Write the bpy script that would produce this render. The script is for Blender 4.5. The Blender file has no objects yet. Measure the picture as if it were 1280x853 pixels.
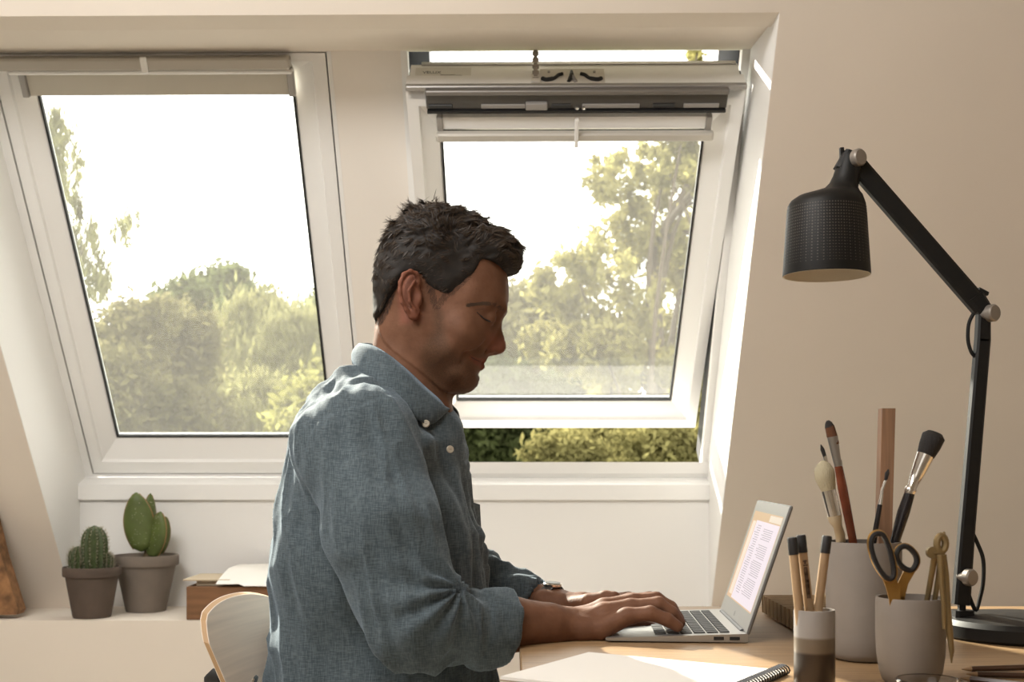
import bpy, math, random
import numpy as np
from mathutils import Vector, Matrix

random.seed(7); rng = np.random.default_rng(7)
SC = bpy.context.scene
COL = SC.collection
PI = math.pi
CZ = 1.0            # camera height above the floor
F = 1500.0          # focal length in pixels of the 1280 px wide frame
HY = 584.0          # image row of the horizon
PSI = 0.0131        # the room is turned by this against the camera axis

# ------------------------------------------------------------------ camera, sky, sun, lights, exposure
cam = bpy.data.cameras.new('camera'); co = bpy.data.objects.new('camera', cam); COL.objects.link(co)
cam.sensor_width = 36; cam.sensor_fit = 'HORIZONTAL'; cam.lens = F/1280*36
cam.shift_y = (HY-426.5)/1280; cam.clip_start = .05; cam.clip_end = 500
co.location = (0, 0, CZ); co.rotation_euler = (PI/2, 0, 0)
cam.dof.use_dof = True; cam.dof.focus_distance = 1.80; cam.dof.aperture_fstop = 9
SC.camera = co

W = bpy.data.worlds.new('world'); SC.world = W; W.use_nodes = True
bg = W.node_tree.nodes['Background']; bg.inputs[0].default_value = (1.0, .97, .925, 1); bg.inputs[1].default_value = 4.6

sd = Vector((-.58, 1.0, .6)).normalized()
cs, sn = math.cos(PSI), math.sin(PSI)
sd = Vector((sd.x*cs+sd.y*sn, -sd.x*sn+sd.y*cs, sd.z))
sun = bpy.data.lights.new('sun', 'SUN'); so = bpy.data.objects.new('sun', sun); COL.objects.link(so)
sun.energy = 17; sun.angle = math.radians(.6); sun.color = (1, .925, .80)
so.rotation_euler = sd.to_track_quat('Z', 'Y').to_euler(); so.location = (-6, 12, 8)

def area(name, loc, target, sx, sy, power, color):
    l = bpy.data.lights.new(name, 'AREA'); l.shape = 'RECTANGLE'; l.size = sx; l.size_y = sy; l.energy = power; l.color = color
    o = bpy.data.objects.new(name, l); COL.objects.link(o); o.location = loc
    o.rotation_euler = (Vector(loc)-Vector(target)).to_track_quat('Z', 'Y').to_euler(); return o
area('wall_fill_light', (-.95, .85, 2.38), (.4, 2.8, .35), 1.5, .6, 50, (1, .975, .94))  # added fill lamp under the ceiling to brighten the sloped wall
area('rear_fill_light', (-1.5, -2.0, 1.7), (0, 2, 1.0), 2.2, 1.3, 9, (1, .96, .90))  # added soft fill behind the camera; the rear wall has no opening

SC.view_settings.view_transform = 'Standard'; SC.view_settings.look = 'None'
SC.view_settings.gamma = 1; SC.view_settings.use_curve_mapping = False; SC.view_settings.exposure = 0.0

# ------------------------------------------------------------------ helpers
def P(px, py, d):                       # camera-frame point seen at a pixel of the photograph at depth d (z relative to the eye)
    return np.array(((px-640)/F*d, d, (HY-py)/F*d))
def RW(v):                              # room frame -> world frame
    v = np.asarray(v, float).reshape(-1, 3)
    return np.stack((v[:, 0]*cs+v[:, 1]*sn, -v[:, 0]*sn+v[:, 1]*cs, v[:, 2]), 1)
def nrm(v):
    v = np.asarray(v, float); return v/(np.linalg.norm(v)+1e-12)

def nodes_mat(name):
    m = bpy.data.materials.new(name); m.use_nodes = True
    nt = m.node_tree; return m, nt, nt.nodes['Principled BSDF']
def mat(name, c, rough=.5, metal=0., var=0., vscale=20., stretch=(1, 1, 1), bump=0., bscale=200., coords='Object', c2=None, detail=3, spec=.5, emit=0., sub=0.):
    m, nt, b = nodes_mat(name); N = nt.nodes; L = nt.links
    b.inputs['Roughness'].default_value = rough; b.inputs['Metallic'].default_value = metal
    b.inputs['Base Color'].default_value = (*c, 1); b.inputs['Specular IOR Level'].default_value = spec
    if emit: b.inputs['Emission Color'].default_value = (*c, 1); b.inputs['Emission Strength'].default_value = emit
    if sub: b.inputs['Subsurface Weight'].default_value = sub; b.inputs['Subsurface Radius'].default_value = (.012, .005, .003); b.inputs['Subsurface Scale'].default_value = 1.0
    tc = N.new('ShaderNodeTexCoord'); mp = N.new('ShaderNodeMapping'); mp.inputs['Scale'].default_value = stretch
    L.new(tc.outputs[coords], mp.inputs['Vector'])
    if var or c2:
        n = N.new('ShaderNodeTexNoise'); n.inputs['Scale'].default_value = vscale; n.inputs['Detail'].default_value = detail
        L.new(mp.outputs[0], n.inputs['Vector'])
        r = N.new('ShaderNodeValToRGB'); r.color_ramp.elements[0].position = .3; r.color_ramp.elements[1].position = .7
        a = c2 if c2 else tuple(x*(1-var) for x in c)
        r.color_ramp.elements[0].color = (*a, 1); r.color_ramp.elements[1].color = (*[min(1, x*(1+(0 if c2 else var))) for x in c], 1)
        L.new(n.outputs[0], r.inputs[0]); L.new(r.outputs[0], b.inputs['Base Color'])
    if bump:
        n2 = N.new('ShaderNodeTexNoise'); n2.inputs['Scale'].default_value = bscale; n2.inputs['Detail'].default_value = 4
        L.new(mp.outputs[0], n2.inputs['Vector'])
        bp = N.new('ShaderNodeBump'); bp.inputs['Strength'].default_value = bump; bp.inputs['Distance'].default_value = .002
        L.new(n2.outputs[0], bp.inputs['Height']); L.new(bp.outputs[0], b.inputs['Normal'])
    return m

class MB:
    def __init__(s): s.v = []; s.f = []
    def add(s, vs, fs):
        o = len(s.v); s.v += [tuple(map(float, q)) for q in vs]; s.f += [tuple(i+o for i in f) for f in fs]; return s
    def box(s, x0, x1, y0, y1, z0, z1, M=None, bev=0.):
        if bev <= 0:
            vs = [(x, y, z) for x in (x0, x1) for y in (y0, y1) for z in (z0, z1)]
            fs = [(0, 1, 3, 2), (4, 6, 7, 5), (0, 4, 5, 1), (2, 3, 7, 6), (0, 2, 6, 4), (1, 5, 7, 3)]
        else:
            # chamfered box: rounded outline swept in z with chamfered caps
            b = bev; ol = [(x0+b, y0), (x1-b, y0), (x1, y0+b), (x1, y1-b), (x1-b, y1), (x0+b, y1), (x0, y1-b), (x0, y0+b)]
            cx, cy = (x0+x1)/2, (y0+y1)/2
            def sh(k): return [(cx+(x-cx)*(1-k/max(1e-6, (x1-x0)/2)), cy+(y-cy)*(1-k/max(1e-6, (y1-y0)/2))) for x, y in ol]
            rings = [(sh(b), z0), (ol, z0+b), (ol, z1-b), (sh(b), z1)]
            vs = [(x, y, z) for r, z in rings for x, y in r]; fs = [tuple(range(7, -1, -1)), tuple(range(24, 32))]
            for k in range(3):
                for i in range(8):
                    j = (i+1) % 8; fs.append((k*8+i, k*8+j, k*8+8+j, k*8+8+i))
        if M is not None: vs = [M(v) for v in vs]
        return s.add(vs, fs)
    def prism(s, poly, a, b, M=None):    # poly of 2D points (p,q) swept along first axis from a to b -> (t,p,q)
        n = len(poly); vs = [(a, p, q) for p, q in poly]+[(b, p, q) for p, q in poly]
        fs = [tuple(range(n-1, -1, -1)), tuple(range(n, 2*n))]+[(i, (i+1) % n, n+(i+1) % n, n+i) for i in range(n)]
        if M is not None: vs = [M(v) for v in vs]
        return s.add(vs, fs)
    def lathe(s, prof, c=(0, 0, 0), seg=32, ax=None):   # prof [(r,h)], axis z or direction ax
        R = Matrix.Identity(3) if ax is None else Vector(ax).to_track_quat('Z', 'Y').to_matrix()
        vs = []
        for r, h in prof:
            for i in range(seg):
                a = 2*PI*i/seg; q = R @ Vector((r*math.cos(a), r*math.sin(a), h)); vs.append((q.x+c[0], q.y+c[1], q.z+c[2]))
        fs = []
        for k in range(len(prof)-1):
            for i in range(seg):
                j = (i+1) % seg; fs.append((k*seg+i, k*seg+j, (k+1)*seg+j, (k+1)*seg+i))
        fs.append(tuple(range(seg-1, -1, -1))); fs.append(tuple(range((len(prof)-1)*seg, len(prof)*seg)))
        return s.add(vs, fs)
    def tube(s, pts, rad, seg=10, flat=1.0, closed=False):
        pts = [np.array(p, float) for p in pts]; n = len(pts)
        if np.isscalar(rad): rad = [rad]*n
        up = None; vs = []
        for i in range(n):
            t = nrm(pts[min(i+1, n-1)]-pts[max(i-1, 0)]) if not closed else nrm(pts[(i+1) % n]-pts[i-1])
            if up is None: up = np.array((0, 0, 1.)) if abs(t[2]) < .9 else np.array((0, 1., 0))
            a = nrm(np.cross(t, up)); b = np.cross(a, t); up = b
            for k in range(seg):
                w = 2*PI*k/seg; vs.append(pts[i]+rad[i]*(a*math.cos(w)*flat+b*math.sin(w)))
        fs = [(i*seg+k, i*seg+(k+1) % seg, ((i+1) % n)*seg+(k+1) % seg, ((i+1) % n)*seg+k) for i in range(n if closed else n-1) for k in range(seg)]
        if not closed: fs += [tuple(range(seg-1, -1, -1)), tuple(range((n-1)*seg, n*seg))]
        return s.add(vs, fs)

def make_mesh(name, V, Fc, m, smooth=False, autosmooth=None):
    me = bpy.data.meshes.new(name)
    if isinstance(Fc, np.ndarray):
        k = Fc.shape[1]; me.vertices.add(len(V)); me.vertices.foreach_set('co', np.asarray(V, np.float32).ravel())
        me.loops.add(Fc.size); me.loops.foreach_set('vertex_index', Fc.ravel().astype(np.int32))
        me.polygons.add(len(Fc)); me.polygons.foreach_set('loop_start', np.arange(0, Fc.size, k, dtype=np.int32))
        me.update(calc_edges=True)
    else:
        me.from_pydata([tuple(v) for v in V], [], Fc)
    me.materials.append(m)
    if smooth:
        me.polygons.foreach_set('use_smooth', [True]*len(me.polygons))
        if autosmooth: 
            try: me.set_sharp_from_angle(angle=math.radians(autosmooth))
            except Exception: pass
    me.update(); return me
def build(name, mb, m, parent=None, room=False, smooth=False, sharp=40, fix=True):
    V = np.array(mb.v, float) if isinstance(mb, MB) else np.array(mb[0], float)
    Fc = mb.f if isinstance(mb, MB) else mb[1]
    if room: V = RW(V)
    V = V + np.array((0, 0, CZ))
    if parent is not None: org = np.array(WL[parent])
    else: org = np.array(((V[:, 0].min()+V[:, 0].max())/2, (V[:, 1].min()+V[:, 1].max())/2, V[:, 2].min()))
    me = make_mesh(name, V-org, Fc, m, smooth, sharp)
    if fix and isinstance(mb, MB):
        import bmesh
        bm = bmesh.new(); bm.from_mesh(me); bmesh.ops.recalc_face_normals(bm, faces=bm.faces[:]); bm.to_mesh(me); bm.free()
    o = bpy.data.objects.new(name, me); COL.objects.link(o)
    if parent is not None: o.parent = parent; WL[o] = tuple(org)
    else: o.location = org; WL[o] = tuple(org)
    return o
WL = {}
def tag(o, label=None, cat=None, group=None, kind=None):
    if label: o['label'] = label
    if cat: o['category'] = cat
    if group: o['group'] = group
    if kind: o['kind'] = kind
    return o
def thing(name, base, label=None, cat=None, group=None, kind=None, room=False):
    b = np.array(base, float)
    if room: b = RW(b)[0]
    o = bpy.data.objects.new(name, None); COL.objects.link(o); o.empty_display_size = .05
    o.location = (b[0], b[1], b[2]+CZ); WL[o] = tuple(o.location); return tag(o, label, cat, group, kind)
def catmull(pts, k=6, closed=False):
    p = np.array(pts, float); n = len(p); out = []
    for i in range(n if closed else n-1):
        if closed: a, b, c, d = p[(i-1) % n], p[i], p[(i+1) % n], p[(i+2) % n]
        else: a, b, c, d = p[max(i-1, 0)], p[i], p[i+1], p[min(i+2, n-1)]
        for j in range(k):
            t = j/k; out.append(.5*((2*b)+(c-a)*t+(2*a-5*b+4*c-d)*t*t+(-a+3*b-3*c+d)*t**3))
    if not closed: out.append(p[-1])
    return np.array(out)
# value noise
_LT = rng.random((32, 32, 32))
def vnoise(p, sc=1.0, seed=0):
    q = np.asarray(p, float)*sc+seed*7.31; i = np.floor(q).astype(int); f = q-i; f = f*f*(3-2*f); r = 0
    for a in (0, 1):
        for b in (0, 1):
            for c in (0, 1):
                w = (f[..., 0] if a else 1-f[..., 0])*(f[..., 1] if b else 1-f[..., 1])*(f[..., 2] if c else 1-f[..., 2])
                r = r+w*_LT[(i[..., 0]+a) % 32, (i[..., 1]+b) % 32, (i[..., 2]+c) % 32]
    return r*2-1
# implicit surfaces -> mesh
def surface_nets(Fd, org, h):
    s = Fd < 0; nx, ny, nz = Fd.shape
    c = np.zeros((nx-1, ny-1, nz-1), np.int8); cr = [(a, b, d) for a in (0, 1) for b in (0, 1) for d in (0, 1)]
    for a, b, d in cr: c += s[a:nx-1+a, b:ny-1+b, d:nz-1+d]
    mix = (c > 0) & (c < 8); I, J, K = np.where(mix); idx = -np.ones(mix.shape, np.int64); idx[mix] = np.arange(len(I))
    pos = np.zeros((len(I), 3)); cnt = np.zeros(len(I))
    for a in cr:
        for ax in range(3):
            if a[ax] == 1: continue
            b = list(a); b[ax] = 1
            fa = Fd[I+a[0], J+a[1], K+a[2]]; fb = Fd[I+b[0], J+b[1], K+b[2]]; x = (fa < 0) != (fb < 0)
            t = np.where(x, fa/np.where(fa-fb == 0, 1, fa-fb), 0); q = np.tile(np.array(a, float), (len(I), 1)); q[:, ax] += t
            pos += q*x[:, None]; cnt += x
    pos = pos/np.maximum(cnt, 1)[:, None]+np.stack((I, J, K), 1)
    V = np.array(org)+pos*h; Q = []
    for ax in range(3):
        sh = [nx, ny, nz]; sh[ax] -= 1
        A = s[tuple(slice(0, n-1) if k == ax else slice(0, n) for k, n in enumerate((nx, ny, nz)))]
        B = s[tuple(slice(1, n) if k == ax else slice(0, n) for k, n in enumerate((nx, ny, nz)))]
        e = A != B; o1, o2 = [(1, 2), (2, 0), (0, 1)][ax]
        ii = np.array(np.where(e)).T; ii = ii[(ii[:, o1] > 0) & (ii[:, o2] > 0) & (ii[:, o1] < mix.shape[o1]) & (ii[:, o2] < mix.shape[o2])]
        fl = A[tuple(ii.T)]
        def g(d1, d2):
            j = ii.copy(); j[:, o1] += d1; j[:, o2] += d2; return idx[tuple(j.T)]
        q = np.stack((g(-1, -1), g(0, -1), g(0, 0), g(-1, 0)), 1); q[~fl] = q[~fl][:, ::-1]; Q.append(q)
    Q = np.concatenate(Q); Q = Q[(Q >= 0).all(1)]; return V, Q
def smooth_mesh(V, Q, it=2, lam=.5):
    n = len(V)
    for _ in range(it):
        acc = np.zeros_like(V); cnt = np.zeros(n)
        for a, b in ((0, 1), (1, 2), (2, 3), (3, 0)):
            for k in range(3):
                acc[:, k] += np.bincount(Q[:, a], V[Q[:, b], k], n)+np.bincount(Q[:, b], V[Q[:, a], k], n)
            cnt += np.bincount(Q[:, a], minlength=n)+np.bincount(Q[:, b], minlength=n)
        V = V*(1-lam)+lam*acc/np.maximum(cnt, 1)[:, None]
    return V
def vnormals(V, Q):
    fn = np.cross(V[Q[:, 2]]-V[Q[:, 0]], V[Q[:, 3]]-V[Q[:, 1]]); N = np.zeros_like(V)
    for k in range(4):
        for a in range(3): N[:, a] += np.bincount(Q[:, k], fn[:, a], len(V))
    return N/(np.linalg.norm(N, axis=1, keepdims=True)+1e-12)
def grid3(lo, hi, h):
    ax = [np.arange(lo[k], hi[k]+h, h) for k in range(3)]
    X, Y, Z = np.meshgrid(*ax, indexing='ij'); return X, Y, Z
def smin(a, b, k):
    h = np.clip(.5+.5*(b-a)/k, 0, 1); return b*(1-h)+a*h-k*h*(1-h)
def smax(a, b, k): return -smin(-a, -b, k)
def cone(X, Y, Z, a, b, ra, rb, sy=1.0):
    a = np.array(a); b = np.array(b); d = b-a; L = (d*d).sum()
    px, py, pz = X-a[0], Y-a[1], Z-a[2]; t = np.clip((px*d[0]+py*d[1]+pz*d[2])/L, 0, 1)
    return np.sqrt((px-d[0]*t)**2+((py-d[1]*t)/sy)**2+(pz-d[2]*t)**2)-(ra+(rb-ra)*t)
def ball(X, Y, Z, c, r, s=(1, 1, 1)):
    return (np.sqrt(((X-c[0])/s[0])**2+((Y-c[1])/s[1])**2+((Z-c[2])/s[2])**2)-r)*min(s)
def poly_sdf(x, z, poly):
    p = np.array(poly, float); d = np.full(x.shape, 1e9); ins = np.zeros(x.shape, bool); n = len(p)
    for i in range(n):
        a, b = p[i], p[(i+1) % n]; e = b-a; wx, wz = x-a[0], z-a[1]
        t = np.clip((wx*e[0]+wz*e[1])/(e@e+1e-12), 0, 1); d = np.minimum(d, (wx-e[0]*t)**2+(wz-e[1]*t)**2)
        c = ((a[1] > z) != (b[1] > z)) & (x < e[0]*(z-a[1])/(e[1] if abs(e[1]) > 1e-9 else 1e-9)+a[0]); ins ^= c
    return np.where(ins, -1, 1)*np.sqrt(d)
def idw(x, z, pts, vals, pw=3):
    w = 0; r = 0
    for (a, b), v in zip(pts, vals):
        k = 1/(((x-a)**2+(z-b)**2)**(pw/2)+1e-9); w = w+k; r = r+k*v
    return r/w
def blur2(a, n):
    for _ in range(n):
        p = np.pad(a, 1, 'edge'); a = (p[:-2, 1:-1]+p[2:, 1:-1]+p[1:-1, :-2]+p[1:-1, 2:]+4*a)/8
    return a
def join_vq(parts):
    V = []; Q = []; o = 0
    for v, q in parts: V.append(v); Q.append(q+o); o += len(v)
    return np.concatenate(V), np.concatenate(Q)

# ------------------------------------------------------------------ materials
M_wall = mat('plaster', (.80, .725, .635), .85, bump=.12, bscale=350, var=.015, vscale=3)
M_white = mat('white_lacquer', (.88, .87, .85), .38)
M_white2 = mat('white_lining', (.88, .87, .85), .6)
M_grey = mat('grey_aluminium', (.36, .345, .33), .35, .6)
M_dark = mat('dark_cladding', (.06, .065, .075), .4)
M_blk = mat('black_gasket', (.012, .012, .012), .6)
M_cloth = mat('blind_cloth', (.66, .62, .54), .9, bump=.2, bscale=900)
M_steel = mat('polished_steel', (.75, .73, .70), .18, 1.0)
M_floor = mat('pale_floor', (.74, .68, .58), .6, var=.06, vscale=6, stretch=(1, 12, 1))
M_oak = mat('desk_wood', (.31, .195, .10), .42, var=.22, vscale=9, stretch=(1, 14, 14), bump=.06, bscale=60)
M_grass = mat('lawn', (.10, .14, .03), .9, var=.4, vscale=.6)
def glass_mat(name, dust=.024):
    m = bpy.data.materials.new(name); m.use_nodes = True; nt = m.node_tree; N = nt.nodes; L = nt.links; N.clear()
    out = N.new('ShaderNodeOutputMaterial'); tr = N.new('ShaderNodeBsdfTransparent'); tr.inputs[0].default_value = (.95, .965, .95, 1)
    tl = N.new('ShaderNodeBsdfTranslucent'); tl.inputs[0].default_value = (.9, .88, .84, 1)
    mx = N.new('ShaderNodeMixShader'); mx.inputs[0].default_value = dust
    L.new(tr.outputs[0], mx.inputs[1]); L.new(tl.outputs[0], mx.inputs[2])
    gl = N.new('ShaderNodeBsdfGlossy'); gl.inputs['Roughness'].default_value = .02
    fr = N.new('ShaderNodeFresnel'); fr.inputs[0].default_value = 1.35
    m2 = N.new('ShaderNodeMixShader'); L.new(fr.outputs[0], m2.inputs[0]); L.new(mx.outputs[0], m2.inputs[1]); L.new(gl.outputs[0], m2.inputs[2])
    L.new(m2.outputs[0], out.inputs[0]); return m
M_pane = glass_mat('window_glass')

# ------------------------------------------------------------------ room shell (room frame, z relative to the eye)
ZS = -.397                                  # shelf top
TH = math.radians(55.5); CT, ST = math.cos(TH), math.sin(TH)
XL, XR = -1.275, .512                        # window recess
IY, IZ = 3.36, ZS                            # foot of the inner slope
def inner(z): return IY-(z-IZ)/math.tan(TH)
ZT = .926; YT = inner(ZT)                    # top inner edge of the recess
OY, OZ, OL = 3.44, -.018, 1.184              # foot of the window plane and its length
def O(u, s, n): return (u, OY-CT*s+ST*n, OZ+ST*s+CT*n)   # window plane: u along the wall, s up the slope, n outward
CEIL = 1.5; XW0, XW1, YB = -3.2, 3.0, -2.4
thick = .08
def slope_panel(x0, x1, z0, z1):
    m = MB(); m.prism([(inner(z0), z0), (inner(z1), z1), (inner(z1)+thick, z1), (inner(z0)+thick, z0)], x0, x1); return m
wn = thing('wall_north', (0, IY, ZS), kind='structure', room=True)
for a in ((XW0, XL-.0015, ZS, CEIL), (XR+.0015, XW1, ZS, CEIL), (XL-.0015, XR+.0015, ZT, CEIL)): build('slope_panel', slope_panel(*a), M_wall, wn, True)
m = MB(); m.box(XW0, XW1, 3.085, 3.2, -1.0, ZS-.001); build('knee_wall', m, M_wall, wn, True)
m = MB(); m.box(XW0, XW1, 3.0851, 3.6, ZS-.03, ZS); build('wall_shelf', m, M_wall, wn, True)
m = MB(); m.box(XL, XR, 3.40, 3.5, ZS, -.093); build('lower_reveal', m, M_white2, wn, True)
m = MB(); m.prism([(3.385, -.093), (3.385, -.050), (3.44, -.030), (3.60, -.02), (3.60, -.093)], XL, XR); build('sill_lining', m, M_white2, wn, True)
m = MB(); m.prism([(YT, ZT), (2.775, .962), (2.83, 1.02), (2.6, 1.2), (YT+.02, ZT+.10)], XL-.1, XR+.1); build('top_reveal', m, M_wall, wn, True)
side = [(YT+.002, ZT), (2.775, .962), (2.83, 1.0), (3.55, -.05), (3.52, ZS), (IY+.002, ZS)]
for x0, x1 in ((XL-.05, XL), (XR, XR+.05)):
    m = MB(); m.prism(side, x0, x1); build('side_reveal', m, M_white2, wn, True)
# roof outside so that no light leaks past the recess
for x0, x1 in ((XW0, XL-.02), (XR+.02, XW1)):
    m = MB(); m.prism([(3.75, -.5), (2.35, 1.54), (2.42, 1.60), (3.82, -.45)], x0, x1); build('roof_board', m, M_dark, wn, True)
m = MB(); m.prism([(2.83, .99), (2.35, 1.6), (2.42, 1.66), (2.9, 1.04)], XL-.1, XR+.1); build('roof_board', m, M_dark, wn, True)
m = MB(); m.prism([(3.5, -.5), (3.82, -.5), (3.60, -.09), (3.5, -.075)], XL-.1, XR+.1); build('roof_board', m, M_dark, wn, True)
YC = inner(CEIL)
m = MB(); m.box(XW0, XW1, YB, YC+.1, CEIL, CEIL+.1); tag(build('ceiling', m, M_wall, None, True), kind='structure')
m = MB(); m.box(XW0, XW1, YB, 3.2, -1.1, -1.0); tag(build('floor', m, M_floor, None, True), kind='structure')
m = MB(); m.box(XW0-.1, XW0, YB, 3.7, -1, CEIL); tag(build('wall_left', m, M_wall, None, True), kind='structure')
m = MB(); m.box(XW1, XW1+.1, YB, 3.7, -1, CEIL); tag(build('wall_right', m, M_wall, None, True), kind='structure')
m = MB(); m.box(XW0, XW1, YB-.1, YB, -1, CEIL); tag(build('wall_back', m, M_wall, None, True), kind='structure')

# ------------------------------------------------------------------ roof windows
def mitred(u0, u1, s0, s1, ws, prof, M, parent, name, mt):
    # ws = widths (left,right,bottom,top); prof = [(frac of width, n)] closed section; four mitred rails, each its own mesh
    wl, wr, wb, wt = ws
    def loop(fr): return [(u0+wl*fr, s0+wb*fr), (u1-wr*fr, s0+wb*fr), (u1-wr*fr, s1-wt*fr), (u0+wl*fr, s1-wt*fr)]
    for k in range(4):
        vs = []
        for fr, n in prof:
            lp = loop(fr); a, b = lp[k], lp[(k+1) % 4]; vs += [M(a[0], a[1], n), M(b[0], b[1], n)]
        npf = len(prof); fs = [(2*i, 2*i+1, 2*((i+1) % npf)+1, 2*((i+1) % npf)) for i in range(npf)]
        fs += [tuple(2*i for i in range(npf)), tuple(2*i+1 for i in range(npf-1, -1, -1))]
        mb = MB(); mb.add(vs, fs); build(name, mb, mt, parent, True)
PROF = [(0, 0), (.36, 0), (.40, .010), (.94, .030), (1.0, .036), (1.0, .05), (0, .05)]
def sash(Mf, u0, u1, L, win, ws):
    mitred(u0, u1, 0, L, ws, PROF, Mf, win, 'sash_rail', M_white)
    wl, wr, wb, wt = ws
    mitred(u0+wl*.98, u1-wr*.98, wb*.98, L-wt*.98, (.005,)*4, [(0, .028), (1, .028), (1, .038), (0, .038)], Mf, win, 'gasket', M_blk)
    mitred(u0+.004, u1-.004, .004, L-.004, (.045,)*4, [(0, .05), (1, .05), (1, .072), (0, .072)], Mf, win, 'outer_cladding', M_dark)
    mb = MB(); mb.box(u0+wl-.005, u1-wr+.005, wb-.005, L-wt+.005, .0385, .0405, M=lambda v: Mf(*v)); build('pane', mb, M_pane, win, True)
def Bx(M, *a, **k):
    mb = MB(); mb.box(*a, M=lambda v: M(*v), **k); return mb
# left window, shut
w1 = thing('window_1', O(-.86, 0, 0), kind='structure', room=True)
sash(O, -1.249, -.469, OL, w1, (.080, .088, .107, .05))
mitred(-1.275, -.455, -.012, OL+.02, (.022, .010, .008, .016), [(0, -.002), (1, -.002), (1, .012), (0, .012)], O, w1, 'frame_lining', M_white2)
mitred(-1.262, -.455, -.02, OL+.02, (.03,)*4, [(0, .08), (1, .08), (1, .12), (0, .12)], O, w1, 'frame_cladding', M_dark)
mitred(-1.262, -.457, -.012, OL+.012, (.0125,)*4, [(0, .012), (.6, .012), (.6, .08), (0, .08)], O, w1, 'gap_seal', M_blk)
build('post_lining', Bx(O, -.456, -.294, -.03, OL+.03, -.001, .12), mat('post_white', (.88, .83, .77), .7), wn, True)
# blind of the left window
b1 = thing('roller_blind', O(-.86, OL-.07, -.02), 'cream roller blind rolled almost up across the closed left roof window', 'blind', room=True)
build('head_rail', Bx(O, -1.225, -.548, OL-.030, OL-.002, -.034, -.004, bev=.004), mat('blind_rail', (.50, .47, .42), .45, .3), b1, True)
build('blind_cloth', Bx(O, -1.19, -.55, OL-.098, OL-.03, .006, .009), M_cloth, b1, True)
build('bottom_bar', Bx(O, -1.205, -.545, OL-.040, OL-.030, -.030, -.010, bev=.003), M_white, b1, True)
for u in (-1.194, -.563): tag(build('side_clip', Bx(O, u, u+.016, OL-.100, OL-.034, -.004, .012, bev=.002), M_grey, b1, True))
build('pull_tab', Bx(O, -.89, -.875, OL-.034, OL+.003, -.040, -.032, bev=.002), M_white, b1, True)
# right window, tilted open about its middle axis
w2 = thing('window_2', O(.11, 0, 0), kind='structure', room=True)
U0, U1 = -.276, .492
mitred(-.294, .512, -.012, OL+.03, (.016, .018, .03, .012), [(0, -.002), (1, -.002), (1, .03), (0, .03)], O, w2, 'frame_lining', M_white)
m = MB(); m.prism([(3.44, -.034), (3.420, -.018), (3.408, .0135), (3.50, .012), (3.56, -.01), (3.56, -.03)], -.294, .512); build('frame_bottom', m, M_white, w2, True)
for u, ub in ((-.294, -.232), (.448, .512)):
    build('frame_cladding', Bx(O, u, ub, .62, OL+.03, .055, .12), M_dark, w2, True)
for u, ub in ((-.294, -.280), (.496, .512)):
    build('frame_jamb', Bx(O, u, ub, -.0, OL+.03, .03, .12), M_blk, w2, True)
build('frame_jamb', Bx(O, -.294, .512, OL+.02, OL+.06, .03, .12), M_dark, w2, True)
TA = math.radians(42.0); ca, sa = math.cos(TA), math.sin(TA); SL = 1.11
def S(u, s, n): return (u, 3.12-ca*(s-SL/2)+sa*n, .487+sa*(s-SL/2)+ca*n)
sash(S, U0, U1, SL, w2, (.072, .078, .085, .135))
# top casement edge with plate, latch, chain, ventilation bar
Mcream = mat('ivory_plastic', (.70, .665, .60), .45)
build('top_casement', Bx(S, U0+.006, U1-.008, SL-.030, SL-.002, .0, .10), M_white, w2, True)
build('casement_trim', Bx(S, U0+.03, U1-.012, SL-.012, SL+.001, .096, .108), M_grey, w2, True)
build('flap_edge', Bx(S, U0+.0, U1+.001, SL-.006, SL+.006, -.008, .006, bev=.002), M_grey, w2, True)
build('flap_edge', Bx(S, U0+.045, U1-.04, SL-.010, SL+.002, -.022, -.006, bev=.002), mat('bar_grey', (.22, .205, .19), .35, .5), w2, True)
Msmoke = mat('smoked_bar', (.075, .068, .06), .15)
build('ventilation_bar', Bx(S, U0+.045, U1-.04, SL-.050, SL-.012, -.012, .0, bev=.002), Msmoke, w2, True)
build('bar_lip', Bx(S, U0+.047, U1-.042, SL-.056, SL-.050, -.02, .0), M_blk, w2, True)
for a, b, c in ((.02, .075, M_blk), (.14, .24, M_steel), (.37, .50, M_steel), (.60, .68, M_steel), (.30, .345, M_blk), (.53, .58, M_blk)):
    build('bar_insert', Bx(S, U0+.03+a, U0+.03+b, SL-.046, SL-.036, -.016, -.010, bev=.001), mat('insert', (.30, .28, .26) if c is M_steel else (.03, .03, .03), .4), w2, True)
build('bar_clip', Bx(S, -.005, .045, SL-.048, SL-.030, -.022, -.010, bev=.002), mat('clip_grey', (.30, .28, .26), .4), w2, True)
for u in (.112, .127): build('bar_stud', MB().lathe([(.004, 0), (.004, .006), (.002, .008)], S(u, SL-.045, -.016), 10, (0, -1, -.3)), M_steel, w2, True)
# latch plate on the casement edge
build('latch_plate', Bx(S, .028, .175, SL-.003, SL+.003, .006, .072, bev=.001), Mcream, w2, True)
for sgn in (-1, 1):
    q = [S(.10+sgn*t, SL+.006, n) for t, n in ((.020, .045), (.030, .040), (.040, .026), (.058, .020), (.068, .026))]
    build('latch_hook', MB().tube(catmull(q, 4), [.004]*9+[.005]*7+[.004], 8), M_blk, w2, True, smooth=True)
    build('latch_screw', MB().lathe([(.003, 0), (.003, .003)], S(.10+sgn*.052, SL+.003, .056), 10, (0, -.7, .7)), M_grey, w2, True)
build('latch_bolt', MB().tube([S(.10, SL+.004, .060), S(.10, SL+.008, .034), S(.092, SL+.004, .014)], [.003, .006, .004], 8), M_blk, w2, True)
build('latch_bolt', MB().tube([S(.10, SL+.008, .034), S(.109, SL+.004, .014)], [.005, .004], 8), M_grey, w2, True)
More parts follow.
